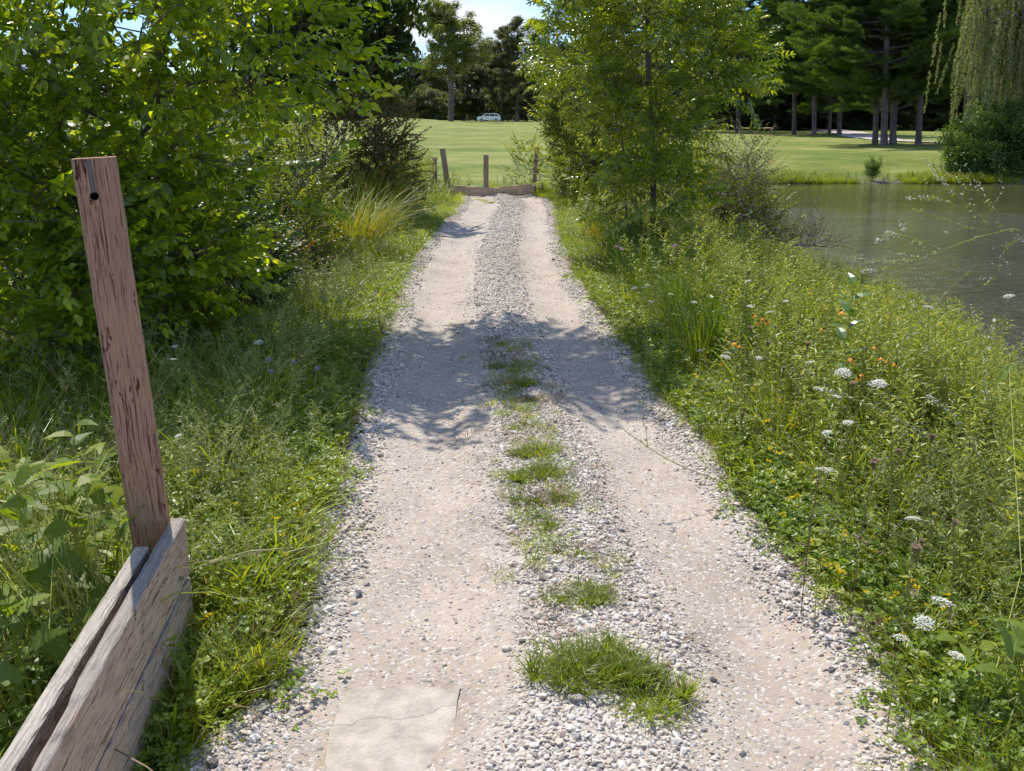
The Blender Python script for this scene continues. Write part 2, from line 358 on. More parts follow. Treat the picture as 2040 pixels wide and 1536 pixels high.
soil = ramp(n, [(.35, (.028, .026, .012)), (.55, (.045, .050, .018)), (.7, (.10, .075, .045))]); l(noise(n, l, 9, 6, g.outputs['Position'], .7).outputs[0], soil.inputs[0])
# far turf beyond y 16.8, or beyond the pond; lowered bank is mud
fy = math_(n, l, 'SMOOTHSTEP' if False else 'MULTIPLY_ADD', sp.outputs[1], 1.0, -22.3, True)
mud = math_(n, l, 'MULTIPLY_ADD', sp.outputs[2], -7.0, -3.9, True)
col = mixc(n, l, fy, soil.outputs[0], lawn2)
col = mixc(n, l, mud, col, mixc(n, l, fine.outputs[0], (.10, .08, .065), (.24, .20, .17)))
l(col, p.inputs['Base Color']); p.inputs['Roughness'].default_value = .9; p.inputs['Specular IOR Level'].default_value = .15
bm_ = n.new('ShaderNodeBump'); bm_.inputs['Distance'].default_value = .04; bm_.inputs['Strength'].default_value = .7; l(fine.outputs[0], bm_.inputs['Height']); l(bm_.outputs[0], p.inputs['Normal'])
me.materials.append(m); tag(link('ground', me), kind='structure')

# ---- path
def path_z(u, y):
    rut = -.035*np.exp(-((u+.52)/.22)**2)-.035*np.exp(-((u-.58)/.2)**2)
    mid_ = .022*np.exp(-((u-.05)/.25)**2)
    e = -.12*sstep(.97, 1.13, np.abs(u))
    return .012+rut+mid_+e+.006*np.sin(y*3.1+u*4)+.004*np.sin(y*7.7-u*9)
us = np.linspace(-1.14, 1.14, 70); yp = np.concatenate([np.arange(.5, 8, .055), np.arange(8, gY(16.3), .14)])
Vp = []
for y in yp:
    a, b = pl(y), pr(y); wob = .03*math.sin(y*2.7)+.02*math.sin(y*6.1+1)
    for u in us:
        Vp.append(((a+b)/2+u*(b-a)/2+(wob*abs(u)**4), y, float(path_z(u, y))))
me = bpy.data.meshes.new('gravel_path'); k = len(us)
me.from_pydata(Vp, [], [(j*k+i, j*k+i+1, (j+1)*k+i+1, (j+1)*k+i) for j in range(len(yp)-1) for i in range(k-1)])
me.polygons.foreach_set('use_smooth', np.ones(len(me.polygons), dtype=bool))
ua = me.attributes.new('across', 'FLOAT', 'POINT'); ua.data.foreach_set('value', np.tile(us, len(yp)).astype(np.float32))
m, n, l, p, o = newmat('path_sand'); g = n.new('ShaderNodeNewGeometry')
vo = n.new('ShaderNodeTexVoronoi'); vo.inputs['Scale'].default_value = 95; l(g.outputs['Position'], vo.inputs[0])
vb = n.new('ShaderNodeTexVoronoi'); vb.inputs['Scale'].default_value = 210; l(g.outputs['Position'], vb.inputs[0])
nb = noise(n, l, 2.2, 7, g.outputs['Position'], .65); nf = noise(n, l, 160, 3, g.outputs['Position'], .7)
base = ramp(n, [(.3, (.29, .235, .18)), (.52, (.415, .34, .265)), (.72, (.49, .41, .325))]); l(nb.outputs[0], base.inputs[0])
sc1 = n.new('ShaderNodeSeparateColor'); l(vo.outputs['Color'], sc1.inputs[0])
grit = ramp(n, [(0, (.10, .10, .11)), (.15, (.30, .29, .28)), (.45, (.48, .42, .36)), (.8, (.62, .57, .50)), (1, (.70, .66, .60))]); l(sc1.outputs[0], grit.inputs[0])
aa = n.new('ShaderNodeAttribute'); aa.attribute_name = 'across'
au = math_(n, l, 'ABSOLUTE', math_(n, l, 'ABSOLUTE', aa.outputs['Fac']))
gm = math_(n, l, 'ADD', math_(n, l, 'GREATER_THAN', sc1.outputs[1], .62), math_(n, l, 'MULTIPLY_ADD', math_(n, l, 'ABSOLUTE', math_(n, l, 'SUBTRACT', au, .56)), 4.5, -1.1, True), None, True)
col = mixc(n, l, math_(n, l, 'MULTIPLY', gm, .75), base.outputs[0], grit.outputs[0])
col = mixc(n, l, math_(n, l, 'MULTIPLY_ADD', nf.outputs[0], 1.2, -.45, True), col, (.30, .24, .19))
l(col, p.inputs['Base Color']); p.inputs['Roughness'].default_value = .85; p.inputs['Specular IOR Level'].default_value = .25
hh = math_(n, l, 'ADD', math_(n, l, 'MULTIPLY', math_(n, l, 'SUBTRACT', .5, vo.outputs['Distance']), gm), math_(n, l, 'ADD', math_(n, l, 'MULTIPLY', nf.outputs[0], .35), math_(n, l, 'MULTIPLY', vb.outputs['Distance'], -.3)))
bb = n.new('ShaderNodeBump'); bb.inputs['Distance'].default_value = .006; bb.inputs['Strength'].default_value = .9; l(hh, bb.inputs['Height']); l(bb.outputs[0], p.inputs['Normal'])
me.materials.append(m); tag(link('gravel_path', me), kind='structure')

# ---- concrete slab showing through the gravel at the near end
cx0, cx1, cy0, cy1 = -.485, -.15, 1.5, gY(1.80)
bmx = bmesh.new(); kx, ky = 10, 16; gv = []
for j in range(ky+1):
    for i in range(kx+1):
        x = cx0+(cx1-cx0)*i/kx; y = cy0+(cy1-cy0)*j/ky
        if j == ky: y += random.uniform(-.02, .02)
        if i in (0, kx): x += random.uniform(-.008, .008)
        gv.append(bmx.verts.new((x, y, -.004+random.uniform(-.002, .002))))
for j in range(ky):
    for i in range(kx): bmx.faces.new((gv[j*(kx+1)+i], gv[j*(kx+1)+i+1], gv[(j+1)*(kx+1)+i+1], gv[(j+1)*(kx+1)+i]))
rr = bmesh.ops.extrude_face_region(bmx, geom=bmx.faces[:]); bmesh.ops.translate(bmx, verts=[v for v in rr['geom'] if isinstance(v, bmesh.types.BMVert)], vec=(0, 0, -.05))
bmesh.ops.recalc_face_normals(bmx, faces=bmx.faces[:])
me = bpy.data.meshes.new('concrete_slab'); bmx.to_mesh(me)
m, n, l, p, o = newmat('concrete'); g = n.new('ShaderNodeNewGeometry'); q = noise(n, l, 12, 8, g.outputs['Position'], .7); v1 = n.new('ShaderNodeTexVoronoi'); v1.feature = 'DISTANCE_TO_EDGE'; v1.inputs['Scale'].default_value = 2.6
l(mixc(n, l, .12, g.outputs['Position'], noise(n, l, 8, 4, g.outputs['Position']).outputs['Color']), v1.inputs[0])
r = ramp(n, [(.3, (.28, .235, .185)), (.55, (.43, .365, .295)), (.75, (.52, .45, .37))]); l(q.outputs[0], r.inputs[0]); crk = math_(n, l, 'LESS_THAN', v1.outputs['Distance'], .006)
l(mixc(n, l, math_(n, l, 'MULTIPLY', crk, .6), r.outputs[0], (.22, .18, .14)), p.inputs['Base Color']); p.inputs['Roughness'].default_value = .8
bb = n.new('ShaderNodeBump'); bb.inputs['Distance'].default_value = .004; l(math_(n, l, 'SUBTRACT', noise(n, l, 120, 4, g.outputs['Position']).outputs[0], crk), bb.inputs['Height']); l(bb.outputs[0], p.inputs['Normal'])
me.materials.append(m); tag(link('concrete_slab', me), kind='structure')

# ---- pond
me = bpy.data.meshes.new('pond_water'); gx = np.linspace(2.6, 90, 40); gy = np.linspace(-15, 38, 30)
me.from_pydata([(x, y, WATER) for y in gy for x in gx], [], [(j*40+i, j*40+i+1, (j+1)*40+i+1, (j+1)*40+i) for j in range(29) for i in range(39)])
m, n, l, p, o = newmat('pond_water'); g = n.new('ShaderNodeNewGeometry'); sp = n.new('ShaderNodeSeparateXYZ'); l(g.outputs['Position'], sp.inputs[0])
mpn = n.new('ShaderNodeMapping'); mpn.inputs['Scale'].default_value = (.55, 1.6, 1); mpn.inputs['Rotation'].default_value = (0, 0, .12); l(g.outputs['Position'], mpn.inputs[0])
w1 = noise(n, l, 5.5, 4, mpn.outputs[0], .55, .3); w2 = noise(n, l, 1.2, 3, mpn.outputs[0], .5)
patch = noise(n, l, .22, 3, g.outputs['Position'], .5)
# wind ripples are strong on the open near water and weak near the far bank
calm = math_(n, l, 'MULTIPLY_ADD', sp.outputs[1], -.10, 2.85, True)
amp = math_(n, l, 'MULTIPLY_ADD', math_(n, l, 'MULTIPLY', calm, math_(n, l, 'MULTIPLY_ADD', patch.outputs[0], 2.5, -.5, True)), .9, .035)
bb = n.new('ShaderNodeBump'); bb.inputs['Distance'].default_value = .30; l(amp, bb.inputs['Strength']); l(math_(n, l, 'ADD', w1.outputs[0], w2.outputs[0]), bb.inputs['Height']); l(bb.outputs[0], p.inputs['Normal'])
p.inputs['Base Color'].default_value = (.075, .076, .036, 1); p.inputs['Roughness'].default_value = .04; p.inputs['IOR'].default_value = 1.33; p.inputs['Specular IOR Level'].default_value = .5
me.materials.append(m); tag(link('pond_water', me), kind='structure')

# ---- the cart path winding between the pines
pp = [ground(1500, 255), ground(1560, 255.5), ground(1630, 258), ground(1685, 264), ground(1725, 273), ground(1770, 280), ground(1850, 284.5), ground(1960, 286)]
pp = [(x, y) for x, y in pp]; V = []
for i, (x, y) in enumerate(pp):
    a = pp[max(0, i-1)]; b = pp[min(len(pp)-1, i+1)]; d = np.array((b[0]-a[0], b[1]-a[1])); d /= np.linalg.norm(d); nn = np.array((-d[1], d[0]))*(1.5 if i < 5 else .9)
    for s in (-1, 1): V.append((x+s*nn[0], y+s*nn[1], .0))
V2 = []
for i in range(len(pp)-1):
    for t in np.linspace(0, 1, 6)[:-1]:
        for s in (0, 1):
            q = np.array(V[i*2+s])*(1-t)+np.array(V[(i+1)*2+s])*t; V2.append((q[0], q[1], float(terr(q[0], q[1]))+.05))
me = bpy.data.meshes.new('cart_path'); me.from_pydata(V2, [], [(2*i, 2*i+1, 2*i+3, 2*i+2) for i in range(len(V2)//2-1)])
m, n, l, p, o = newmat('cart_path_gravel'); q = noise(n, l, 8, 4); r = ramp(n, [(.3, (.38, .31, .26)), (.7, (.52, .44, .38))]); l(q.outputs[0], r.inputs[0]); l(r.outputs[0], p.inputs['Base Color']); p.inputs['Roughness'].default_value = .9
me.materials.append(m); tag(link('cart_path', me), kind='structure')

# ------------------------------------------------------------------ gravel
def stone_mesh(name, mat, seed, sub=1):
    b = bmesh.new(); bmesh.ops.create_icosphere(b, subdivisions=sub, radius=1); r_ = random.Random(seed)
    ax = [Vector((r_.uniform(-1, 1), r_.uniform(-1, 1), r_.uniform(-1, 1))).normalized() for _ in range(7)]; hs = [r_.uniform(.45, .85) for _ in ax]
    for v in b.verts:
        for a, h in zip(ax, hs):
            d = v.co.dot(a)
            if d > h: v.co -= a*(d-h)
        v.co = Vector((v.co.x*1.15, v.co.y*.95, v.co.z*.62))*r_.uniform(.93, 1.07)
    me = bpy.data.meshes.new(name); b.to_mesh(me); b.free(); me.materials.append(mat); return me
m, n, l, p, o = newmat('gravel_stone'); oi = n.new('ShaderNodeObjectInfo')
r = ramp(n, [(0, (.085, .08, .078)), (.04, (.19, .185, .18)), (.12, (.36, .34, .32)), (.24, (.40, .29, .22)), (.32, (.52, .44, .35)), (.6, (.64, .56, .46)), (.85, (.70, .64, .56)), (1, (.78, .74, .68))]); r.color_ramp.interpolation = 'LINEAR'
tcn = n.new('ShaderNodeTexCoord'); q = noise(n, l, 2.2, 5, tcn.outputs['Object'], .7)
l(oi.outputs['Random'], r.inputs[0]); l(mixc(n, l, math_(n, l, 'MULTIPLY_ADD', q.outputs[0], .9, -.25, True), r.outputs[0], (.30, .24, .19)), p.inputs['Base Color']); p.inputs['Roughness'].default_value = .75; p.inputs['Specular IOR Level'].default_value = .3
M['stone'] = m
stones = [proto('stone', stone_mesh('stone', m, s)) for s in range(7)]
def gravel_points():
    P, S = [], []
    for y0, y1, dens, smin in ((1.8, 3.2, 8200, .0066), (3.2, 4.9, 7000, .0068), (4.9, 7.6, 5200, .0072), (7.6, 12.5, 3000, .0082), (12.5, 21.2, 1500, .0098)):
        n_ = int(dens*(y1-y0)*2.05); y = rng.uniform(y0, y1, n_); u = rng.uniform(-1.10, 1.10, n_)
        cen = np.exp(-((u-.08+.05*np.sin(y*1.6))/.30)**4); edge = sstep(.72, .90, np.abs(u)+.05*np.sin(y*4+u)); clump = .5+.5*np.sin(u*9+y*3)*np.sin(y*2.5-u*5)
        keep = rng.random(n_) < np.clip(np.maximum(cen*1.0, edge)*(.85+.2*clump)+.05*(.3+clump)+.25*np.exp(-((y-6.5)/1.3)**2), 0, 1)
        y, u = y[keep], u[keep]; a, b = pl(y), pr(y); x = (a+b)/2+u*(b-a)/2
        inside_rut = np.maximum(np.exp(-((u-.08)/.27)**4), sstep(.7, .9, np.abs(u)))[:] < .35
        s = smin*np.exp(rng.normal(0, .38, len(y))); s = np.where(inside_rut, s*.62, s)
        onslab = (x > cx0) & (x < cx1) & (y < cy1) & (rng.random(len(y)) < .80-.60*sstep(cy1-.09, cy1, y)-.5*sstep(cx1-.06, cx1, x)-.5*sstep(-cx0-.06, -cx0, -x)); ok = ~onslab
        z = path_z(np.clip(u, -1.1, 1.1), y)+s*.22
        P.append(np.stack([x, y, z], 1)[ok]); S.append(s[ok])
    return np.concatenate(P), np.concatenate(S)
gp, gs = gravel_points()
scatter('gravel', stones, gp, np.stack([rng.uniform(-.5, .5, len(gp)), rng.uniform(-.5, .5, len(gp)), rng.uniform(0, 6.28, len(gp))], 1), np.clip(gs, .003, .024))
dark_stone = plain('dark_stone', (.07, .07, .075), .6); pale_stone = plain('pale_stone', (.50, .45, .38), .75); red_stone = plain('reddish_stone', (.30, .17, .13), .75)
big_stones = [(1513, 1060, .017, 'd', 'dark grey stone alone near the grassy edge of the path'), (716, 1195, .014, 'd', 'small dark stone beside the wheel rut near the barrier'),
    (1373, 884, .016, 'd', 'black stone on gravel below the arching green sprig'), (580, 1308, .019, 'p', 'rounded pale pebble near the foot of the barrier boards'),
    (618, 1333, .016, 'd', 'grey stone just below the rounded pale pebble'), (1588, 1190, .014, 'd', 'brown stone in the lower wheel rut by the grass'),
    (1420, 1350, .014, 'd', 'dark stone at the lower end of the right wheel rut'), (1102, 1250, .013, 'd', 'blue grey stone just above the largest grass tuft'),
    (1052, 1088, .014, 'd', 'dark flat stone left of the small sprig of grass'), (1325, 1337, .014, 'r', 'reddish stone right of the largest grass tuft'),
    (1010, 1300, .017, 'p', 'rounded cream stone left of the largest grass tuft'), (1040, 1290, .012, 'd', 'bluish stone touching the largest grass tuft on its left')]
for i, (x, y, s, c, lab) in enumerate(big_stones):
    X_, Y_ = ground(x, y); u = (X_-(pl(Y_)+pr(Y_))/2)/((pr(Y_)-pl(Y_))/2)
    o = link('stone', stone_mesh('stone', {'d': dark_stone, 'p': pale_stone, 'r': red_stone}[c], 40+i, 2), None, (X_, Y_, float(path_z(u, Y_))+s*.35), (0, 0, random.uniform(0, 6)), s)
    tag(o, lab, 'stone')

# ------------------------------------------------------------------ weathered painted wood
def woodmat(name, paint, under, bare, peel=.55, top_bare=True, post_shade=None, gscale=1.0):
    """long axis of the board is local Y (boards) or Z (post); grooves follow it"""
    m, n, l, p, o = newmat(name); t = n.new('ShaderNodeTexCoord'); g = n.new('ShaderNodeNewGeometry')
    mpp = n.new('ShaderNodeMapping'); mpp.inputs['Scale'].default_value = (1, 1, .026) if top_bare == 'post' else (1, .026, 1)
    dd = noise(n, l, 3.0, 3, t.outputs['Object']); dv = n.new('ShaderNodeVectorMath'); dv.operation = 'MULTIPLY_ADD'
    dv.inputs[1].default_value = (.035, .035, .035); l(dd.outputs['Color'], dv.inputs[0]); l(t.outputs['Object'], dv.inputs[2]); l(dv.outputs[0], mpp.inputs[0])
    grain = noise(n, l, 150*gscale, 5, mpp.outputs[0], .6, .6); gr2 = noise(n, l, 330*gscale, 3, mpp.outputs[0], .6)
    mp2 = n.new('ShaderNodeMapping'); mp2.inputs['Scale'].default_value = (1, 1, .28) if top_bare == 'post' else (1, .28, 1); l(t.outputs['Object'], mp2.inputs[0])
    pe = noise(n, l, 42, 7, mp2.outputs[0], .62, .5); blot = noise(n, l, 5, 4, t.outputs['Object'], .6)
    crack = math_(n, l, 'MAXIMUM', math_(n, l, 'LESS_THAN', grain.outputs[0], .405), math_(n, l, 'MULTIPLY', math_(n, l, 'LESS_THAN', gr2.outputs[0], .37), .55))
    pv = math_(n, l, 'ADD', math_(n, l, 'MULTIPLY', pe.outputs[0], .7), math_(n, l, 'MULTIPLY', blot.outputs[0], .3))
    chip = math_(n, l, 'GREATER_THAN', pv, peel); chip2 = math_(n, l, 'GREATER_THAN', pv, peel+.075)
    pc = mixc(n, l, blot.outputs[0], tuple(c*.85 for c in paint), tuple(min(1, c*1.12) for c in paint))
    pc = mixc(n, l, math_(n, l, 'MULTIPLY_ADD', gr2.outputs[0], 2.4, -.75, True), mixc(n, l, .45, pc, under), pc)
    bc = mixc(n, l, grain.outputs[0], tuple(c*.45 for c in bare), tuple(c*1.35 for c in bare))
    col = mixc(n, l, chip, pc, under); col = mixc(n, l, chip2, col, bc)
    col = mixc(n, l, math_(n, l, 'MULTIPLY', crack, .8), col, tuple(c*.7 for c in under))
    if top_bare is True:
        sn = n.new('ShaderNodeSeparateXYZ'); l(g.outputs['True Normal'], sn.inputs[0]); isup = math_(n, l, 'GREATER_THAN', sn.outputs[2], .6)
        tb = mixc(n, l, grain.outputs[0], tuple(c*.25 for c in bare), tuple(c*1.9 for c in bare))
        tb = mixc(n, l, math_(n, l, 'MULTIPLY_ADD', pe.outputs[0], 4, -2.1, True), tb, tuple(c*.45 for c in bare))
        col = mixc(n, l, isup, col, tb)
        if post_shade:
            so_ = n.new('ShaderNodeSeparateXYZ'); l(t.outputs['Object'], so_.inputs[0])
            k_ = math_(n, l, 'MULTIPLY', isup, math_(n, l, 'MULTIPLY_ADD', math_(n, l, 'ADD', so_.outputs[1], math_(n, l, 'MULTIPLY', pe.outputs[0], .16)), 9, -9*post_shade, True))  # meant as the post's shadow, painted into the board top at the post end
            col = mixc(n, l, math_(n, l, 'MULTIPLY', k_, .75), col, (.05, .042, .045))
            alg = math_(n, l, 'MULTIPLY', math_(n, l, 'MULTIPLY_ADD', pe.outputs[0], 5, -2.7, True), math_(n, l, 'SUBTRACT', 1.0, isup))
            col = mixc(n, l, math_(n, l, 'MULTIPLY', alg, .5), col, (.10, .12, .045))
    l(col, p.inputs['Base Color']); p.inputs['Roughness'].default_value = .75; p.inputs['Specular IOR Level'].default_value = .25
    h = math_(n, l, 'SUBTRACT', math_(n, l, 'ADD', math_(n, l, 'MULTIPLY', grain.outputs[0], .6), math_(n, l, 'MULTIPLY', gr2.outputs[0], .3)), math_(n, l, 'ADD', math_(n, l, 'MULTIPLY', crack, .5), math_(n, l, 'MULTIPLY', chip, .25)))
    b = n.new('ShaderNodeBump'); b.inputs['Distance'].default_value = .007; b.inputs['Strength'].default_value = 1; l(h, b.inputs['Height']); l(b.outputs[0], p.inputs['Normal'])
    return m
PAINT, UNDER, BARE = (.54, .30, .17), (.115, .038, .034), (.26, .22, .185)
M['post'] = woodmat('peeling_post_paint', PAINT, UNDER, (.15, .125, .125), .60, 'post', gscale=.8)
M['board'] = woodmat('peeling_board_paint', (.60, .415, .275), (.16, .085, .07), BARE, .63, True, .60)
M['rear'] = woodmat('bare_grey_board', (.40, .35, .28), (.22, .18, .14), (.36, .32, .26), .50, True)
M['farwood'] = woodmat('far_post_paint', (.46, .33, .24), (.20, .13, .09), (.25, .2, .16), .6, 'post')
M['farboard'] = woodmat('far_board_paint', (.74, .55, .43), (.50, .34, .26), (.38, .30, .24), .57, False)
M['dark'] = plain('hole_shade_black', (.01, .01, .01), .9); M['grey_metal'] = plain('grey_recess', (.17, .16, .16), .6)

def post_mesh(name, w_, d_, h_, seg=24, jit=.0012, bev=.006, seed=1):
    """tall prism with softened corners, sides slightly uneven"""
    r_ = random.Random(seed); ring = []
    for sx, sy in ((1, 1), (-1, 1), (-1, -1), (1, -1)):
        for a in (0, .5, 1):
            t = {(1, 1): 0, (-1, 1): PI/2, (-1, -1): PI, (1, -1): 3*PI/2}[(sx, sy)]+a*PI/2
            ring.append((sx*(w_/2-bev)+bev*math.cos(t), sy*(d_/2-bev)+bev*math.sin(t)))
    k = len(ring); V = []; F = []
    for i in range(seg+1):
        z = h_*i/seg
        for x, y in ring: V.append((x+r_.uniform(-jit, jit), y+r_.uniform(-jit, jit), z))
    F = [(i*k+j, i*k+(j+1) % k, (i+1)*k+(j+1) % k, (i+1)*k+j) for i in range(seg) for j in range(k)]+[tuple(range(seg*k, seg*k+k)), tuple(range(k-1, -1, -1))]
    me = bpy.data.meshes.new(name); me.from_pydata([tuple(v) for v in V], [], F); return me
def boolean(me, cutters):
    o = link('cut_source', me); objs = []
    for c in cutters:
        co = link('cutter', c); objs.append(co); md = o.modifiers.new('b', 'BOOLEAN'); md.operation = 'DIFFERENCE'; md.solver = 'EXACT'; md.object = co
    bpy.context.view_layer.update(); dg = bpy.context.evaluated_depsgraph_get(); r_ = bpy.data.meshes.new_from_object(o.evaluated_get(dg))
    for q in [o]+objs: bpy.data.objects.remove(q)
    return r_
def board_mesh(name, L_, th, hh, seg=70, jit=.0011, seed=1, edge=None):
    """board along local Y from 0 to -L_, thickness X 0..th, height Z 0..hh; edge(t) trims the top outer corner"""
    r_ = random.Random(seed); V = []; b = .004
    for i in range(seg+1):
        t = i/seg; y = -L_*t; J = lambda: r_.uniform(-jit, jit)
        lo = edge(t) if edge else 0
        ring = [(b+lo, 0), (th-b, 0), (th, b), (th, hh-b), (th-b, hh), (b+lo, hh), (lo, hh-b), (lo, b)]
        for x, z in ring: V.append((x+J(), y, z+J()))
    k = 8; F = [(i*k+j, (i+1)*k+j, (i+1)*k+(j+1) % k, i*k+(j+1) % k) for i in range(seg) for j in range(k)]+[tuple(range(k)), tuple(seg*k+j for j in range(k-1, -1, -1))]
    me = bpy.data.meshes.new(name); me.from_pydata(V, [], F); return me

_a = ground(370, 1032, .392); _b = ground(175, 1385, .392)
root = empty('wooden_barrier', (_a[0], _a[1], 0)); tag(root, 'near barrier of peeling pink painted boards with a tall post with a hole', 'barrier')
th0 = math.atan2(_b[0]-_a[0], _a[1]-_b[1])                 # the boards run towards the viewer and slightly inwards
def child(o, parent, mat=None):
    o.parent = parent
    if mat:
        o.data.materials.clear(); o.data.materials.append(mat)
    return o
# boards in a frame whose -Y runs along the barrier towards the viewer
bx0 = -.045
o = link('board', board_mesh('upper_board', 2.6, .042, .188, seed=2, edge=lambda t: .0+(.013 if .36 < t < .95 else 0)*min(1, (t-.36)*22)), root, (bx0, 0, .203), (0, 0, th0)); child(o, root, M['board']); tag(o, 'upper face board with weathered bare top edge')
o = link('board', board_mesh('lower_board', 2.6, .040, .192, seed=3), root, (bx0+.001, .004, .0), (0, 0, th0)); child(o, root, M['board']); tag(o, 'lower face board under the long dark seam')
o = link('board', board_mesh('rear_board', 2.5, .040, .186, seed=4), root, (bx0-.0435, -.20, .198), (.004, 0, th0-.003)); child(o, root, M['rear']); tag(o, 'unpainted grey rear board')
o = link('board', board_mesh('rear_lower_board', 2.5, .038, .190, seed=5), root, (bx0-.043, -.20, 0), (0, 0, th0-.003)); child(o, root, M['rear']); tag(o, 'lower unpainted rear board')
# the post
def boxme(x0, x1, y0, y1, z0, z1):
    b = bmesh.new(); bmesh.ops.create_cube(b, size=1); 
    for v in b.verts: v.co = Vector(((x0+x1)/2+v.co.x*(x1-x0), (y0+y1)/2+v.co.y*(y1-y0), (z0+z1)/2+v.co.z*(z1-z0)))
    me = bpy.data.meshes.new('c'); b.to_mesh(me); b.free(); return me
def cylme(x, z, r, y0, y1, k=20):
    b = bmesh.new(); bmesh.ops.create_cone(b, segments=k, radius1=r, radius2=r*.96, depth=y1-y0, cap_ends=True, matrix=Matrix.Translation((x, (y0+y1)/2, z)) @ Matrix.Rotation(PI/2, 4, 'X'))
    me = bpy.data.meshes.new('c'); b.to_mesh(me); b.free(); return me
PH = 1.63; PW = .116
pm = post_mesh('post', PW, PW, PH, 40, .0012, .009, 5)
zt = PH-.105
pm = boolean(pm, [cylme(-.012, zt, .0125, -.10, .03), boxme(-.019, -.0065, -.10, -PW/2+.006, zt+.008, PH+.02)])
po = link('post', pm, root); child(po, root, M['post']); po.location = (-.102, .045, -.15); po.rotation_euler = (Matrix.Rotation(math.radians(-3.0), 4, 'Y') @ Matrix.Rotation(math.radians(18), 4, 'Z')).to_euler()
tag(po, 'leaning square post with a round hole and slot near its top')
o = link('recess_strip', boxme(-.0175, -.008, -PW/2+.004, -PW/2+.0055, zt+.010, PH-.004), po); child(o, po, M['grey_metal'])
o = link('hole_shade_disc', cylme(-.012, zt, .0122, -.01, -.008), po); child(o, po, M['dark'])  # added black disc, its colour stands for the shade inside the hole

# the far barrier
FB = gY(16)
fr = empty('wooden_barrier', (-.45, FB, 0)); tag(fr, 'low far barrier of two sagging boards and three posts across the path end', 'barrier')
def local(root_, p): return (p[0]-root_.location[0], p[1]-root_.location[1], p[2]-root_.location[2])
def lean_post(name, x0, z0, x1, z1, Y_, w_, parent, label=None, mat='farwood'):
    x0, x1 = x0*KX, x1*KX; h_ = math.hypot(x1-x0, z1-z0); me = post_mesh(name, w_, w_, h_, 10, .002, .006, int(abs(x0*100))+3); me.materials.append(M[mat]); o = link(name, me, parent)
    loc = np.array((x0, Y_, z0)); o.location = loc-np.array(parent.location) if parent is not None else loc
    o.rotation_euler = (0, math.atan2(x1-x0, z1-z0), random.uniform(-.2, .2)); 
    if label: o['label'] = label
    return o
lean_post('post', -1.29, -.1, -1.43, .92, FB+.06, .10, fr, 'post leaning out towards the weeds')
lean_post('post', -.54, -.1, -.535, .80, FB+.06, .10, fr)
lean_post('post', .435, -.1, .515, .95, FB+.06, .085, fr, 'thinner post beside the bushy shrub')
for (a, b, hh, lab) in (((-1.36, .03), (-.49, -.02), .185, 'reddish sagging board'), ((-.487, -.02), (-.26, -.01), .17, 'short middle board'), ((-.257, -.01), (.47, .055), .185, 'board rising towards the shrub')):
    L_ = math.hypot(b[0]-a[0], b[1]-a[1])*KX; me = board_mesh('far_board', L_, .035, hh, 12, .003, int(L_*97)); me.materials.append(M['farboard'])
    o = link('board', me, fr, local(fr, (b[0]*KX, FB-.04, b[1])), (math.asin((b[1]-a[1])/L_), 0, -PI/2)); o['label'] = lab
for x, z, lab in ((-1.93, .82, 'short brown post half hidden in weeds, farther from the far barrier'), (-1.62, .74, 'short brown post half hidden in weeds, closer to the far barrier')):
    o = lean_post('wooden_post', x, -.1, x-.01, z, gY(16.3), .10, None); tag(o, lab, 'post')
#@@SPECIES
# ------------------------------------------------------------------ leaf sprays
def rs(lst): return [single(*a) for a in lst]
mul_leaves = rs([(OV, .088, .35, .5, 1.0), (OV, .10, .15, .8, .95), (OV, .078, .5, .3, 1.1), (OV, .092, -.2, .9, .9)])
def mk_sprays(name, num, n, L_, leaves, mats, scale=lambda t: 1.05-.45*t, var=lambda t: .2+.75*t*t, **k):
    pet = k.pop('petiole', .02); tr = k.pop('twig_r', .002); out_ = []
    for i in range(num):
        lay = spray_layout(n, L_*random.uniform(.85, 1.15), **k)
        out_.append(proto(name, spray_mesh(name, lay, leaves, mats, scale, lambda t: min(1, max(0, var(t)+random.uniform(-.35, .3))), tr, pet)))
    return out_
SP = {}
SP['mulberry'] = mk_sprays('mulberry_spray', 7, 14, .36, mul_leaves, [M['mulberry'], M['twig']], droop=.25, petiole=.03)
ash_leaf_v = [compound_leaf(.20, 6), compound_leaf(.22, 6, LAN, 1.1), compound_leaf(.17, 4, LAN, 1.15)]
SP['ash'] = mk_sprays('ash_spray', 6, 8, .30, ash_leaf_v, [M['ash'], M['twig']], opp=True, droop=.15, petiole=.02, spread=.95)
SP['dark'] = mk_sprays('drooping_spray', 5, 12, .45, rs([(LAN, .17, .3, .9, 1.2), (LAN, .15, .4, .6, 1.4)]), [M['darkleaf'], M['twig']], droop=.7, spread=.8, pit=-.9)
SP['shrub'] = mk_sprays('shrub_spray', 5, 18, .38, rs([(ELL, .055, .3, .4, 1.1), (ELL, .065, .2, .6, 1.0)]), [M['shrub'], M['twig']], petiole=.006)
SP['yellow'] = mk_sprays('yellow_spray', 4, 16, .36, rs([(ELL, .07, .3, .4, .9), (LAN, .09, .2, .6, 1.2)]), [M['yellowshrub'], M['twig']], petiole=.006)
SP['red'] = mk_sprays('bronze_spray', 5, 18, .32, rs([(ELL, .05, .3, .4, 1.1), (OV, .055, .3, .6, 1.0)]), [M['redshrub'], M['twig']], petiole=.006, droop=.2)
SP['under'] = mk_sprays('dark_shrub_spray', 5, 18, .38, rs([(OV, .07, .3, .5, 1.0), (ELL, .075, .2, .6, 1.1)]), [M['understorey'], M['twig']], petiole=.01)
SP['grey'] = mk_sprays('sparse_spray', 5, 9, .34, rs([(ELL, .045, .5, .8, .9)]), [M['greyshrub'], M['greytwig']], petiole=.004, twig_r=.0022)
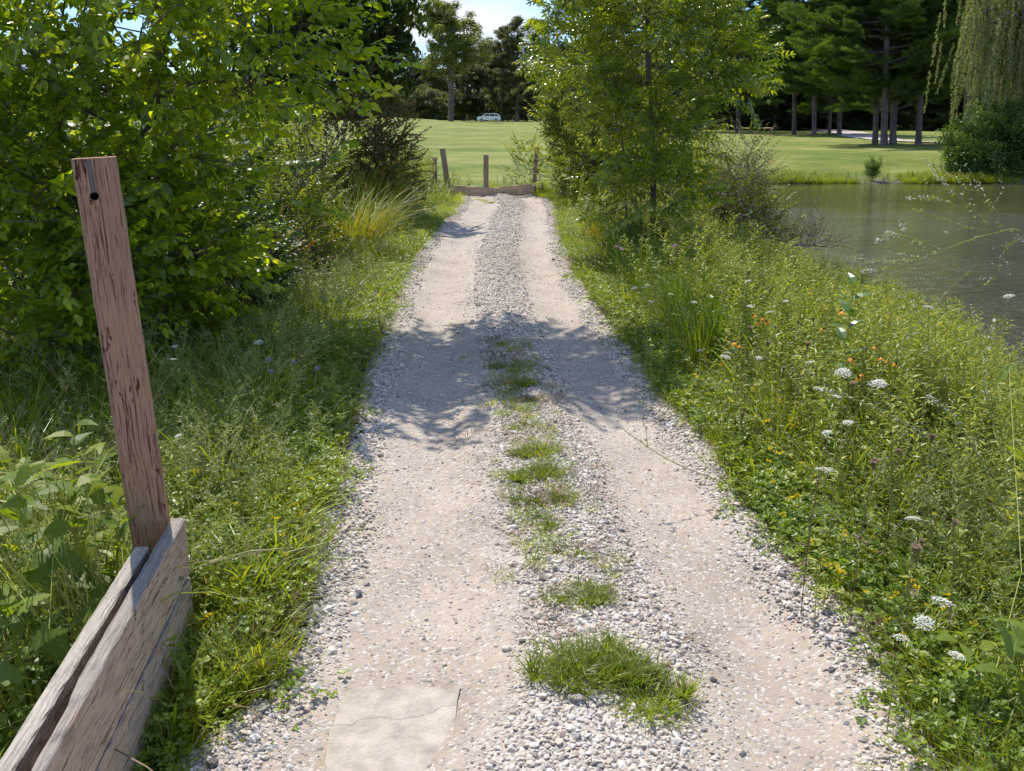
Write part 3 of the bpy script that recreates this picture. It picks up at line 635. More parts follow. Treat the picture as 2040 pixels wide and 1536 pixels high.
SP['greybare'] = mk_sprays('bare_spray', 4, 3, .40, rs([(ELL, .035, .6, .9, .7)]), [M['greyshrub'], M['greytwig']], petiole=.004, twig_r=.0026)
def clump_proto(name, num, nleaf, rad, ll, lw, mats, flat=.7, up=.6):
    res = []
    for i in range(num):
        mb = MB()
        for j in range(nleaf):
            d = rng.normal(size=3); d /= np.linalg.norm(d); q = d*rad*random.random()**.45; q[2] *= flat
            V, F = quad_leaf(ll*random.uniform(.7, 1.3), lw*random.uniform(.7, 1.3))
            V = V @ rotm(random.uniform(-1.1, .6)*up*1.6, random.uniform(-.8, .8), random.uniform(0, 6.28)).T+q
            mb.add(V, F, 0, min(1, max(0, .35+.45*q[2]/rad+random.uniform(-.3, .3))))
        res.append(proto(name, mb.mesh(name, mats)))
    return res
SP['bush'] = clump_proto('bush_clump', 4, 90, .30, .085, .028, [M['bush']])
SP['fardeci'] = clump_proto('far_crown_clump', 4, 110, .95, .34, .13, [M['fardeci']])
SP['fardark'] = clump_proto('far_dark_clump', 4, 110, .95, .34, .12, [M['fardark']])
def pine_spray(name, num, mats, L_=1.15, W_=.62, n=24, nl=.15, per=9):
    res = []
    for i in range(num):
        mb = MB(); tube(mb, [(0, 0, 0), (0, L_*.5, .02), (0, L_, .10)], [.014, .010, .004], 3, 1, .5)
        for j in range(n):
            t = .15+.85*j/n; s = 1 if j % 2 else -1; ln = W_*(1-.72*t)*random.uniform(.6, 1.1)
            b0 = np.array((0, L_*t, .10*t*t)); e = b0+np.array((s*ln*.85, ln*.55, ln*random.uniform(.05, .35)))
            for q in np.linspace(.25, 1, 3 if ln > .2 else 2):
                c = b0*(1-q)+e*q; vv = min(1, max(0, .3+.5*q*random.random()+.25*random.random()))
                for h in range(per):
                    V, F = quad_leaf(nl*random.uniform(.7, 1.25), .014)
                    V = V @ rotm(random.uniform(.0, 1.45), random.uniform(-1, 1), random.uniform(0, 6.28)).T+c+rng.normal(size=3)*.022
                    mb.add(V, F, 0, vv)
        res.append(proto(name, mb.mesh(name, mats)))
    return res
SP['pine'] = pine_spray('pine_bough', 4, [M['pine'], M['pinebark']])
SP['spruce'] = pine_spray('conifer_bough', 3, [M['spruce'], M['pinebark']], 1.3, .7, 18, .18, 9)
def willow_strand(num):
    res = []
    for i in range(num):
        mb = MB(); L_ = 1.9; ph = random.uniform(0, 6)
        P = [np.array((.06*math.sin(ph+2.5*t)*t, .05*math.cos(ph+2*t)*t, -L_*t)) for t in np.linspace(0, 1, 9)]
        tube(mb, P, [.004]*9, 3, 1, .5)
        for j in range(110):
            t = random.random(); k_ = min(7, int(t*8)); c = P[k_]*(1-(t*8-k_))+P[k_+1]*(t*8-k_)
            V, F = quad_leaf(.13*random.uniform(.7, 1.2), .017); V = V @ rotm(random.uniform(-1.45, -.2), random.uniform(-.6, .6), random.uniform(0, 6.28)).T+c
            mb.add(V, F, 0, min(1, .25+.6*random.random()))
        res.append(proto('willow_strand', mb.mesh('willow_strand', [M['willow'], M['twig']])))
    return res
SP['willow'] = willow_strand(4)

# ------------------------------------------------------------------ woody skeletons
def grow(trunk, tips, r_tip=.004, r_max=.06, seg=.25, expo=.5, sag=.0, r_trunk_end=None, k=5):
    pos = [np.array(q, float) for q in trunk]; par = [-1]+list(range(len(trunk)-1)); ntr = len(trunk)
    tips = np.asarray(tips, float); tp = np.array(pos)
    dd = np.min(np.linalg.norm(tips[:, None]-tp[None], axis=2), axis=1); last = [None]*len(tips)
    for i in np.argsort(dd):
        t = tips[i]; A = np.array(pos); v = t-A; dist = np.linalg.norm(v, axis=1); cost = dist+np.maximum(0, A[:, 2]-t[2])*1.2+.12*np.linalg.norm(A-tp[0], axis=1)*0
        j = int(np.argmin(cost)); a = A[j]; m_ = max(1, int(dist[j]/seg)); prev = j
        for q in range(1, m_+1):
            f = q/m_; c = a*(1-f)+t*f+np.array((0, 0, (.10-sag)*dist[j]*math.sin(PI*f)))
            if q < m_: c = c+rng.normal(size=3)*.05*dist[j]/m_
            pos.append(c); par.append(prev); prev = len(pos)-1
        last[i] = prev
    cnt = np.zeros(len(pos))
    for e in last: cnt[e] += 1
    for i in range(len(pos)-1, 0, -1): cnt[par[i]] += cnt[i]
    tot = max(cnt[0], 1); rad = np.maximum(r_tip, r_max*(cnt/tot)**expo)
    for i in range(ntr): rad[i] = max(rad[i], r_max*(1-.75*i/max(1, ntr-1)))
    dirs = np.array([(pos[e]-pos[par[e]])/(np.linalg.norm(pos[e]-pos[par[e]])+1e-6) if par[e] >= 0 else (0, 0, 1) for e in last])
    return pos, par, rad, ntr, dirs
def skel_meshes(sk, mats, k=5):
    pos, par, rad, ntr, _ = sk; t = MB(); tube(t, pos[:ntr], list(rad[:ntr]), 9, 0, .5); kids = {}
    b = MB()
    # chains: follow the thickest child
    ch = {}
    for i in range(ntr, len(pos)): ch.setdefault(par[i], []).append(i)
    done = set(range(ntr)); stack = [(p_, c_) for p_ in range(ntr) for c_ in ch.get(p_, [])]
    while stack:
        p_, c_ = stack.pop(); line = [p_, c_]
        while ch.get(c_):
            cs = sorted(ch[c_], key=lambda q: -rad[q])
            for q in cs[1:]: stack.append((c_, q))
            c_ = cs[0]; line.append(c_)
        rr_ = [min(rad[line[0]], rad[line[1]]*1.15)]+[rad[q] for q in line[1:]]
        tube(b, [pos[q] for q in line], rr_, k if rad[line[1]] > .012 else 3, 0, .5)
    return t.mesh('trunk', mats, True), b.mesh('branches', mats, True)
def blob_pts(blobs):
    P, D = [], []
    for (cx, cy, cz, rx, ry, rz, n_, *rest) in blobs:
        lo = rest[0] if rest else .55
        d = rng.normal(size=(n_, 3)); d /= np.linalg.norm(d, axis=1, keepdims=True); r_ = (lo+(1-lo)*rng.random(n_)**.8)[:, None]
        # lobed outline
        lob = 1+.16*np.sin(d[:, :1]*5+cx*3)*np.sin(d[:, 2:]*6+cy*2)+.08*np.sin(d[:, 1:2]*11+cz)
        P.append(np.array((cx, cy, cz))+d*r_*lob*np.array((rx, ry, rz))); D.append(d)
    return np.concatenate(P), np.concatenate(D)
def leafy(name, label, cat, group, base, trunk, blobs, spray, bark, r_max=.06, scale=(.8, 1.2), up=.35, explode=0, leafmesh=None, leafscale=None, zmin=.05, out_w=.7, expo=.5, droop=0, sag=0, extra=None, k=5, leaf_label=None, skel_every=1, old=True):
    if old:
        base = m2(*base); trunk = [m2(*q) for q in trunk]; blobs = [(b_[0]*KX, gY(b_[1]), b_[2], b_[3], b_[4]*1.15, b_[5], *b_[6:]) for b_ in blobs]
    base = np.array(base, float); root = empty(name, base); tag(root, label, cat, group)
    P, D = blob_pts(blobs)
    if extra is not None: P = np.concatenate([P, np.array([e[0] for e in extra])]); D = np.concatenate([D, np.array([e[1] for e in extra])])
    ok = P[:, 2] > zmin; P, D = P[ok], D[ok]
    P = P-base; tr = np.array(trunk, float)-base
    sk = grow(tr, P[::skel_every], r_max=r_max, expo=expo, sag=sag); tm, bm2 = skel_meshes(sk, [bark], k)
    link('trunk', tm, root); o = link('branches', bm2, root)
    G = sk[4]
    if skel_every > 1: G = D
    dirs = D*out_w+G*.8+np.array((0, 0, up))+rng.normal(size=P.shape)*.35; dirs /= np.linalg.norm(dirs, axis=1, keepdims=True)
    if droop: dirs[:, 2] -= droop; dirs /= np.linalg.norm(dirs, axis=1, keepdims=True)
    R = dir_euler(dirs, rng.normal(0, .45, len(P))); S = rng.uniform(*scale, len(P))
    rest = np.ones(len(P), bool)
    if explode:
        # the sprays facing the viewer most openly keep every leaf as an object of its own
        dist = np.linalg.norm(P+base-np.array((0, 0, CAM_H)), axis=1)-.5*D[:, 2]*0
        vis = np.where((P+base)[:, 2] < CAM_H+.10*(P+base)[:, 1], dist, 1e9)
        order = np.argsort(vis)[:explode*3:3]; rest[order] = False; tw = MB(); cnt = 0
        pm_ = [m_.mesh('leaf', leafmesh[1]) for m_ in leafmesh[0]]
        for i in order:
            Rm = rotm(*R[i]); P_, lay = spray_layout(leafmesh[2], leafmesh[3], **leafmesh[4])
            tube(tw, [Rm @ q*S[i]+P[i] for q in P_], [.002, .0018, .0015, .0012, .0008], 4, 0, .5)
            for pos_, Rl, t in lay:
                if cnt >= 298: break
                q = Rm @ Rl; me_ = random.choice(pm_); s_ = S[i]*random.uniform(.85, 1.15)*(1.05-.45*t); pet = leafmesh[5]
                a0 = Rm @ pos_*S[i]+P[i]; a1 = a0+q @ np.array((0, pet*s_, 0)); tube(tw, [a0, a1], [.0012, .0009], 3, 0, .5)
                link('leaf', me_, root, a1, Matrix(q.tolist()).to_euler(), s_); cnt += 1
        link('twigs', tw.mesh('twigs', [bark]), root)
    scatter('foliage', spray, P[rest], R[rest], S[rest], None, root)
    return root

# ---- left side
mul = leafy('mulberry_tree', 'large bushy mulberry with toothed leaves rising behind the holed post', 'tree', None, (-2.55, 5.5, -.05),
    [(-2.55, 5.5, -.05), (-2.5, 5.55, .6), (-2.6, 5.6, 1.2), (-2.55, 5.6, 1.9), (-2.5, 5.8, 2.6), (-2.4, 5.9, 3.3)],
    [(-2.45, 5.5, 2.65, 1.28, .62, 1.05, 270, .3), (-2.85, 5.05, 1.5, 1.05, .65, 1.0, 330, .3), (-2.62, 5.3, .7, .68, .6, .75, 330, .3), (-3.7, 4.7, 1.8, 1.1, .5, 1.4, 260, .3), (-3.2, 4.5, .7, .95, .6, .8, 300), (-2.5, 5.0, .45, .6, .45, .45, 130), (-2.6, 4.7, 2.35, .8, .55, .6, 140), (-1.7, 5.6, 2.1, .55, .5, .5, 110), (-1.7, 5.3, 3.3, .4, .5, .35, 22), (-1.2, 6.95, 4.45, 1.2, 1.0, .5, 620, .15), (-2.2, 6.6, 3.9, .7, .7, .4, 60)],
    SP['mulberry'], M['bark'], .07, (.75, 1.15), .25, explode=27,
    leafmesh=(mul_leaves, [M['mulberry']], 14, .36, dict(droop=.25), .03),
    extra=[(at(690, 105, 5.4), (1, -.1, .25)), (at(740, 120, 5.5), (1, 0, .2)), (at(610, 205, 5.0), (1, 0, .1)), (at(690, 235, 5.2), (1, -.1, .2)), (at(560, 215, 4.7), (.9, -.4, .1)), (at(640, 330, 5.1), (.9, -.3, 0)), (at(560, 400, 5.0), (.8, -.3, -.1)), (at(500, 330, 4.6), (.7, -.6, .1)), (at(480, 560, 4.9), (.6, -.5, -.3))])
leafy('drooping_tree', 'dark shaded tree whose narrow leaves hang at the top beside the sky', 'tree', None, (-4.6, 13.4, -.05),
    [(-4.6, 13.4, -.05), (-4.5, 13.4, 1), (-4.2, 13.3, 2), (-3.9, 13.2, 2.9), (-3.7, 13, 3.7)],
    [(-3.6, 12.8, 3.5, 1.5, .9, .9, 240), (-2.3, 12.5, 3.3, .85, .6, .75, 210), (-3.1, 12.4, 2.75, .9, .6, .6, 190), (-2.1, 12.4, 2.45, .4, .4, .5, 70), (-4.2, 12.8, 2.4, .9, .7, .9, 120)],
    SP['dark'], M['bark'], .08, (.9, 1.4), -.2, droop=.6, out_w=.4)
leafy('yellow_green_shrub', 'yellow green small leaved shrub between the mulberry and the golden grass', 'shrub', None, (-2.6, 8.3, -.05),
    [(-2.6, 8.3, -.05), (-2.6, 8.3, .3)], [(-2.8, 8.3, .9, .95, .6, .95, 520, .35), (-2.3, 7.7, .5, .55, .45, .6, 220, .3)], SP['yellow'], M['twig'], .03, (.6, .95), .5)
leafy('bronze_shrub', 'dark bronze leaved shrub behind the golden grass clump', 'shrub', None, (-2.35, 12.2, -.05),
    [(-2.35, 12.2, -.05), (-2.3, 12.2, .4)], [(-2.6, 12.2, 1.15, .95, .7, 1.1, 640, .35), (-1.95, 12.0, .65, .48, .5, .7, 300, .3), (-1.95, 12, 1.45, .4, .4, .45, 120)], SP['red'], M['twig'], .035, (.65, 1.05), .4)
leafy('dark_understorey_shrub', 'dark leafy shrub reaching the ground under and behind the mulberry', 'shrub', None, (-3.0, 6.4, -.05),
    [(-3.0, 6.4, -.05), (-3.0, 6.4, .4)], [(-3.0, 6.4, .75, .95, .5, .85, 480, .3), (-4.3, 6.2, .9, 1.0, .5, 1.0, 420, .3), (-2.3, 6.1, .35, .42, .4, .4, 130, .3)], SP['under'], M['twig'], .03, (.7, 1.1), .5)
leafy('low_bronze_shrub', 'low brownish green bush under the golden grass beside the verge', 'shrub', None, (-2.3, 7.0, -.05),
    [(-2.3, 7.0, -.05), (-2.3, 7.0, .2)], [(-2.35, 7.0, .3, .6, .4, .36, 150, .3)], SP['red'], M['twig'], .02, (.45, .7), .5)

# ---- right side
ash = leafy('ash_sapling', 'bright green young ash with feathered leaves between the path and the pond', 'tree', None, (1.62, 8.6, -.05),
    [(1.62, 8.6, -.05), (1.60, 8.6, .6), (1.58, 8.6, 1.2), (1.5, 8.6, 2.0), (1.45, 8.6, 2.8), (1.4, 8.6, 3.6)],
    [(1.55, 8.6, 2.35, .88, .5, .85, 175, .25), (1.5, 8.5, 1.45, .62, .45, .62, 95, .25), (1.4, 8.5, 3.3, .95, .8, .8, 200), (2.3, 8.6, 2.05, .40, .4, .3, 30), (1.5, 8.2, .75, .5, .45, .42, 80, .3), (.75, 8.9, 2.4, .45, .4, .6, 60)],
    SP['ash'], M['bark'], .035, (.8, 1.15), .35, explode=40,
    leafmesh=(ash_leaf_v, [M['ash'], M['twig']], 8, .30, dict(opp=True, droop=.15, spread=.95), .02))
for (x, y, X1, Y1) in ((1.38, 8.7, 1.1, 2.0),):
    mb = MB(); tube(mb, [(0, 0, 0), (-.06, 0, .7), (-.12, 0, 1.4), (-.2, 0, 2.1)], [.022, .018, .012, .006], 6, 0); o = link('trunk', mb.mesh('trunk', [M['bark']], True), ash, (x-1.62, .2, -.05)); o['label'] = 'thin second stem of the ash'
leafy('willow_shrub', 'tall yellow green shrub beside the far barrier, next to the young ash', 'shrub', None, (1.5, 14.3, -.05),
    [(1.5, 14.3, -.05), (1.5, 14.3, .8), (1.5, 14.3, 1.6), (1.5, 14.3, 2.3)],
    [(1.6, 14.2, 1.7, .85, .7, 1.05, 620), (2.0, 14.2, 2.9, .85, .7, .8, 300), (2.5, 14, 1.6, .9, .7, 1.2, 420), (1.05, 14.2, 1.6, .42, .4, .6, 190)], SP['yellow'], M['twig'], .05, (.8, 1.25), .4)
leafy('leafy_shrub', 'green shrub growing against the thin post of the far barrier', 'shrub', None, (1.0, 15.6, -.05),
    [(1.0, 15.6, -.05), (1.0, 15.6, .3)], [(1.25, 15.3, .65, .62, .5, .7, 420, .3), (2.0, 15.2, .6, .9, .6, .7, 360, .35), (.25, 16.3, .55, .35, .3, .5, 60, .3)], SP['shrub'], M['twig'], .03, (.7, 1.1), .5)
leafy('dark_green_shrub', 'dark green shrub behind the ash trunk by the near bank', 'shrub', None, (2.35, 10.6, -.35),
    [(2.35, 10.6, -.35), (2.35, 10.6, .2)], [(2.3, 10.5, .45, .85, .6, .75, 520, .3), (2.95, 10.1, .2, .6, .5, .6, 330, .3), (3.35, 9.8, -.1, .4, .4, .4, 130, .3)], SP['shrub'], M['twig'], .03, (.6, .9), .4)
leafy('twiggy_shrub', 'half bare grey twiggy shrub with withered leaves at the near bank', 'shrub', None, (3.0, 9.9, -.45),
    [(3.0, 9.9, -.45), (3.0, 9.9, .1)], [(2.95, 9.9, .78, .45, .45, .62, 400, .2), (3.15, 9.7, .1, .75, .5, .5, 300, .3)], SP['grey'], M['greytwig'], .03, (.6, 1.0), .5)
leafy('bare_branch_shrub', 'tangle of bare grey branches with few leaves leaning over the pond', 'shrub', None, (3.35, 9.3, -.6),
    [(3.35, 9.3, -.6), (3.35, 9.3, -.3)], [(3.5, 9.3, -.18, .6, .5, .45, 260, .2), (3.75, 9.4, .12, .4, .35, .35, 110, .3)], SP['greybare'], M['greytwig'], .025, (.6, 1.05), .25)

# ---- golden grass clumps and other blade clumps
def blades(mb, n_, rad, h, wid, lean=.35, seg=4, curve=.5, var=(.0, 1.0), spread_h=.35, mat=0):
    for i in range(n_):
        a = random.uniform(0, 6.28); r_ = rad*math.sqrt(random.random()); x, y = r_*math.cos(a), r_*math.sin(a)
        d = a+random.uniform(-1.2, 1.2); hh = h*random.uniform(1-spread_h, 1.15); ln = lean*random.uniform(.3, 1.3)*(.5+.6*r_/max(rad, 1e-3)); w_ = wid*random.uniform(.7, 1.25); cv = curve*random.uniform(.2, 1.3)
        sx, sy = -math.sin(d), math.cos(d); V = []; F = []
        tw = random.uniform(-.7, .7)
        for j in range(seg+1):
            t = j/seg; out_ = hh*(ln*t+cv*t*t*.6); z = hh*(t-.35*cv*t*t*t); ww = w_*(1-t**2.2)+.0003
            px_, py_ = x+math.cos(d)*out_, y+math.sin(d)*out_; c_, s_ = math.cos(tw*t), math.sin(tw*t)
            V += [(px_-sx*ww*c_, py_-sy*ww*c_, z-ww*s_), (px_+sx*ww*c_, py_+sy*ww*c_, z+ww*s_)]
        F = [(2*j, 2*j+1, 2*j+3, 2*j+2) for j in range(seg)]
        mb.add(V, F, mat, random.uniform(*var))
def gz(x, y): return float(terr(x, y))
def ontop(x, y):
    if pl(y) < x < pr(y) and y < gY(16.3): u = (x-(pl(y)+pr(y))/2)/((pr(y)-pl(y))/2); return float(path_z(u, y))
    return gz(x, y)
def blade_thing(name, lab, cat, group, x, y, specs, mats, ragged=0):
    mb = MB()
    for s in specs:
        if not ragged: blades(mb, *s[:4], **s[4]); continue
        left = s[0]
        while left > 0:
            k = min(left, random.randint(12, 60)); left -= k; a = random.uniform(0, 6.28); q = s[1]*ragged*math.sqrt(random.random()); sub = MB()
            blades(sub, k, s[1]*random.uniform(.12, .35), s[2]*random.uniform(.55, 1.15), s[3], **s[4]); sub.v = [v+np.array((q*math.cos(a)*1.25, q*math.sin(a)*.9, 0)) for v in sub.v]; merge(mb, sub)
    o = link(name, mb.mesh(name, mats), None, (x, y, ontop(x, y)-.01)); tag(o, lab, cat, group); return o
X_, Y_ = m2(-1.95, 8.9)
blade_thing('ornamental_grass', 'tall golden grass clump on the far verge in front of the bronze shrub', 'grass clump', None, X_, Y_, [(620, .30, .95, .004, dict(lean=.5, curve=.8)), (120, .25, 1.15, .003, dict(lean=.35, curve=.5, mat=1))], [M['gold'], M['rush']])
blade_thing('ornamental_grass', 'golden brown grass clump left of the young ash', 'grass clump', None, *m2(1.30, 9.7), [(420, .24, .62, .004, dict(lean=.5, curve=.8)), (60, .2, .7, .003, dict(lean=.4, mat=1))], [M['gold'], M['rush']])
blade_thing('ornamental_grass', 'green and straw grass clump between the two shrubs near the bank', 'grass clump', None, *m2(1.75, 7.7), [(260, .25, .55, .004, dict(lean=.5, curve=.7))], [M['rush'], M['rush']])

# ---- grass tufts growing on the path
tufts = [(1012, 735, .085, .05, 260, 'small shaded grass tuft on the path crown, far edge of the shadow band'), (1035, 775, .10, .05, 300, 'shaded grass tuft in the middle of the shadow band'),
    (1045, 800, .09, .04, 200, 'flat shaded tuft at the near edge of the shadow band'), (1040, 855, .07, .045, 170, 'thin tuft just past the shadow band'), (1062, 908, .09, .05, 260, 'dull green tuft right behind the bright round tuft'),
    (1075, 957, .105, .06, 620, 'bright green round tuft halfway along the path crown'), (1085, 1005, .10, .05, 300, 'brownish thin tuft in front of the bright round tuft'), (1115, 1050, .06, .04, 130, 'sparse browning tuft among pale stones'),
    (1142, 1108, .055, .04, 110, 'tiny sprig of grass between the two near tufts'), (1142, 1196, .085, .05, 560, 'small dense tuft just behind the largest tuft'),
    (1190, 1350, .150, .065, 1500, 'largest spiky grass tuft on the gravel crown'), (1290, 1405, .11, .06, 420, 'low tuft spreading at the side of the largest tuft'), (985, 403, .16, .05, 240, 'flat tuft on the path just before the far barrier'), (960, 396, .25, .05, 240, 'strip of grass at the foot of the far barrier')]
for (x, y, r_, h_, n_, lab) in tufts:
    X_, Y_ = ground(x, y, .02)
    thin = 'brown' in lab or 'thin' in lab or 'dull' in lab
    blade_thing('grass_tuft', lab, 'grass tuft', 'grass tufts growing along the middle of the path', X_, Y_, [(n_, r_, h_, .0016, dict(lean=.9, curve=.8, seg=3, var=(.1, .8))), (n_//2, r_*.55, h_*.8, .0016, dict(lean=.35, curve=.5, seg=3, var=(.2, .9))), (n_//(3 if thin else 9), r_*1.15, h_*.8, .0013, dict(lean=1.3, seg=3, mat=1)), (n_//3, r_*.9, h_*.4, .003, dict(lean=1.2, seg=2, mat=2))], [M['grass'], M['dry'], M['clover']], ragged=1.0)
# ------------------------------------------------------------------ the pines beyond the pond
def conifer(name, h, cb, rmax, spray, bark, tr, seed, step=.75, per=6, bs=1.0, low=False):
    """trunk + whorled boughs; returns a root at the origin"""
    global rng
    rng = np.random.default_rng(seed); root = empty(name)
    t = MB(); tube(t, [(0, 0, -.1), (0, 0, .15), (.02, 0, .6), (.05, .02, h*.3), (.02, .05, h*.6), (0, 0, h*.85), (0, 0, h)], [tr*1.35, tr*1.15, tr, tr*.85, tr*.6, tr*.3, .02], 9, 0)
    link('trunk', t.mesh('trunk', [bark], True), root); b = MB(); P, R, S = [], [], []
    z = cb
    while z < h-.3:
        f = (z-cb)/(h-cb); L_ = rmax*(1-f**1.3)*(.75+.25*min(1, f*6)) if not low else rmax*(1-f)**.8
        n_ = max(3, int(per*(1-.4*f))); a0 = rng.uniform(0, 6.28)
        for i in range(n_):
            if rng.random() < .12: continue
            a = a0+6.28*i/n_+rng.normal(0, .25); ln = L_*rng.uniform(.6, 1.15); rise = rng.uniform(-.05, .22) if not low else rng.uniform(-.35, -.05); zz = z+rng.normal(0, .12)
            d = np.array((math.cos(a), math.sin(a), rise)); pts = [np.array((0, 0, zz))+d*ln*q+np.array((0, 0, .05*ln*q*q)) for q in (0, .35, .7, 1)]
            tube(b, pts, [.05*bs, .035*bs, .02*bs, .008], 4, 0)
            k_ = max(2, int(ln*2.6))
            for j in range(k_):
                q = .28+.72*(j+.5)/k_; c = np.array((0, 0, zz))+d*ln*q+np.array((0, 0, .05*ln*q*q)); sa = a+rng.choice((-1, 1))*rng.uniform(.1, .95)
                P.append(c+rng.normal(size=3)*.06); R.append((math.atan(rise)+rng.uniform(-.15, .55), rng.normal(0, .35), sa-PI/2)); S.append(bs*rng.uniform(.75, 1.2)*(1-.35*f))
        z += step*rng.uniform(.75, 1.25)*(1-.3*f)
    link('branches', b.mesh('branches', [bark], True), root)
    scatter('foliage', spray, P, R, S, None, root); return root
pineA = conifer('pine_tree', 17, 3.9, 4.6, SP['pine'], M['pinebark'], .165, 11)
pineB = conifer('pine_tree', 15, 3.2, 4.2, SP['pine'], M['pinebark'], .15, 12, .8, 7)
pineC = conifer('pine_tree', 18, 2.0, 5.0, SP['pine'], M['pinebark'], .18, 13, .7, 6)
spruceA = conifer('cedar_tree', 12, .9, 3.6, SP['spruce'], M['pinebark'], .2, 14, .6, 8, 1.25, True)
spruceB = conifer('cedar_tree', 14, 1.2, 4.2, SP['spruce'], M['pinebark'], .22, 15, .6, 8, 1.3, True)
used = {}
def place(root, x, y, rz, s, lab, cat, group=None):
    r = root if root.name not in used else copy_tree(root)
    used[root.name] = 1; r.location = (x, y, gz(x, y)); r.rotation_mode = 'XYZ'; r.rotation_euler = (Euler((0, 0, rz)).to_matrix().to_4x4() if False else Matrix.Rotation(math.radians(-3.2 if cat == 'pine tree' else 0), 4, 'Y') @ Matrix.Rotation(rz, 4, 'Z')).to_euler(); r.scale = (s, s, s); tag(r, lab, cat, group)
    return r
G1 = 'tall pines on the far side of the pond'
def pxat(x, y): a = ground(x, y); return a
for (src, px_, py_, rz, s, lab) in (
    (pineC, 1470, 262, .3, 1.15, 'dark pine just right of the young ash crown, boughs low over the lawn'),
    (pineA, 1582, 268, 1.2, 1.1, 'slim pine by the left end of the gravel cart path'),
    (pineB, 1622, 270, 2.9, 1.1, 'pale lit pine left of the pair of stout flared trunks'),
    (pineC, 1672, 269, 4.0, .95, 'pine with a short flared trunk beside the cart path, foliage nearly to the ground'),
    (pineA, 1652, 267, 5.0, .8, 'smaller pine with leaning short trunk between two larger ones'),
    (pineB, 1743, 287.5, .8, 1.0, 'dark narrow trunked pine tight behind the front pine'),
    (pineA, 1761, 290, 2.2, 1.05, 'front pine with the brightest straight grey trunk of the close trio'),
    (pineC, 1779, 288, 3.4, .98, 'right hand pine of the close trio of trunks'),
    (pineB, 1829, 288, 4.4, 1.06, 'lone pine trunk standing between the trio and the round bush'),
    (pineA, 1921, 283, 5.6, 1.0, 'pine rising behind the round bush and the willow'),
    (pineC, 2010, 281, 1.0, 1.0, 'pine hidden mostly by the willow strands'),
    (pineA, 1395, 263, 2.6, 1.05, 'pine behind the young ash crown')):
    x, y = pxat(px_, py_); place(src, x, y, rz, s, lab, 'pine tree', G1)
o = None
x, y = at(1165, 240, 60)[:2]
place(pineC, x+1.2, gY(62), 1.9, 1.0, 'pine whose top bough shows above the tall yellow green shrub', 'pine tree', G1)
G2 = 'dark evergreens massed behind the pines'
i = 0
for px_, Y_, s, lab in ((1500, 88, 1.2, 'between the leftmost open pine trunk and the young ash'), (1545, 80, 1.0, 'low over the far end of the cart path'), (1600, 92, 1.25, 'between the two slim pines by the cart path'), (1650, 84, 1.1, 'right behind the short leaning pine trunk'), (1700, 96, 1.3, 'above the bend of the cart path'), (1745, 90, 1.1, 'behind the close trio of pine trunks'), (1800, 92, 1.25, 'in the gap right of the close trio of trunks'), (1850, 84, 1.15, 'just right of the lone pine trunk'), (1900, 78, 1.2, 'above the left shoulder of the round bush'), (1960, 84, 1.3, 'behind the hanging willow strands'), (2030, 76, 1.2, 'at the outer side of the willow'), (1430, 86, 1.1, 'behind the right half of the young ash'), (1370, 92, 1.2, 'behind the middle of the young ash'), (1300, 92, 1.0, 'behind the left half of the young ash'),
    (1550, 98, 1.4, 'tallest one above the left end of the cart path'), (1640, 105, 1.4, 'tall one deep behind the two slim pines'), (1770, 104, 1.4, 'tall one deep behind the trio of trunks'), (1870, 102, 1.4, 'tall one deep behind the round bush')):
    q = at(px_, 240, Y_); place((spruceA, spruceB)[i % 2], q[0], q[1], i*1.3, s, 'dark evergreen '+lab, 'evergreen', G2); i += 1

# ------------------------------------------------------------------ far tree line
def broad(name, h, spread, spray, bark, tr, seed, fork=.35, n_=230, gap=.5, flat=.8):
    global rng
    rng = np.random.default_rng(seed); blobs = []
    for i in range(7):
        a = i*2.4+seed; r_ = spread*(.25+.45*((i*37) % 10)/10); z = h*(.5+.42*((i*53) % 10)/10)
        blobs.append((r_*math.cos(a), r_*math.sin(a), z, spread*.42, spread*.42, h*.16*flat+.8, n_//7, gap))
    root = empty(name); P, D = blob_pts(blobs)
    sk = grow([(0, 0, -.2), (.1, 0, h*.12), (.25, 0, h*.25), (.1, .1, h*fork), (0, 0, h*.55)], P, r_max=tr, r_tip=.04, seg=1.6, expo=.55); tm, bm2 = skel_meshes(sk, [bark], 5)
    link('trunk', tm, root); link('branches', bm2, root)
    R = np.stack([rng.uniform(-.3, .3, len(P)), rng.uniform(-.3, .3, len(P)), rng.uniform(0, 6.28, len(P))], 1)
    scatter('foliage', spray, P, R, rng.uniform(.7, 1.25, len(P)), None, root); return root
def colconifer(name, h, w_, spray, bark, seed, n_=240):
    global rng
    rng = np.random.default_rng(seed); root = empty(name)
    t = MB(); tube(t, [(0, 0, -.2), (0, 0, 1), (.1, 0, h*.5), (0, 0, h*.97)], [.5, .38, .25, .04], 8, 0); link('trunk', t.mesh('trunk', [bark], True), root)
    P = []; b = MB()
    for i in range(n_):
        f = rng.random()**.85; z = h*(.10+.88*f)+rng.normal(0, .5); r_ = w_*(1-.93*f)**.75*rng.uniform(.15, 1.25)*(1+.35*math.sin(f*19+seed)); a = rng.uniform(0, 6.28); q = (r_*math.cos(a), r_*math.sin(a), z-.05*r_); P.append(q)
        if i % 5 == 0: tube(b, [(0, 0, z), q], [.10, .03], 3, 0)
    link('branches', b.mesh('branches', [bark], True), root)
    R = np.stack([rng.uniform(-.3, .3, n_), rng.uniform(-.3, .3, n_), rng.uniform(0, 6.28, n_)], 1)
    scatter('foliage', spray, P, R, rng.uniform(.55, 1.0, n_), None, root); return root
locust = broad('shade_tree', 20.5, 8.8, SP['fardeci'], M['bark'], .52, 21, .40, 260, .35)
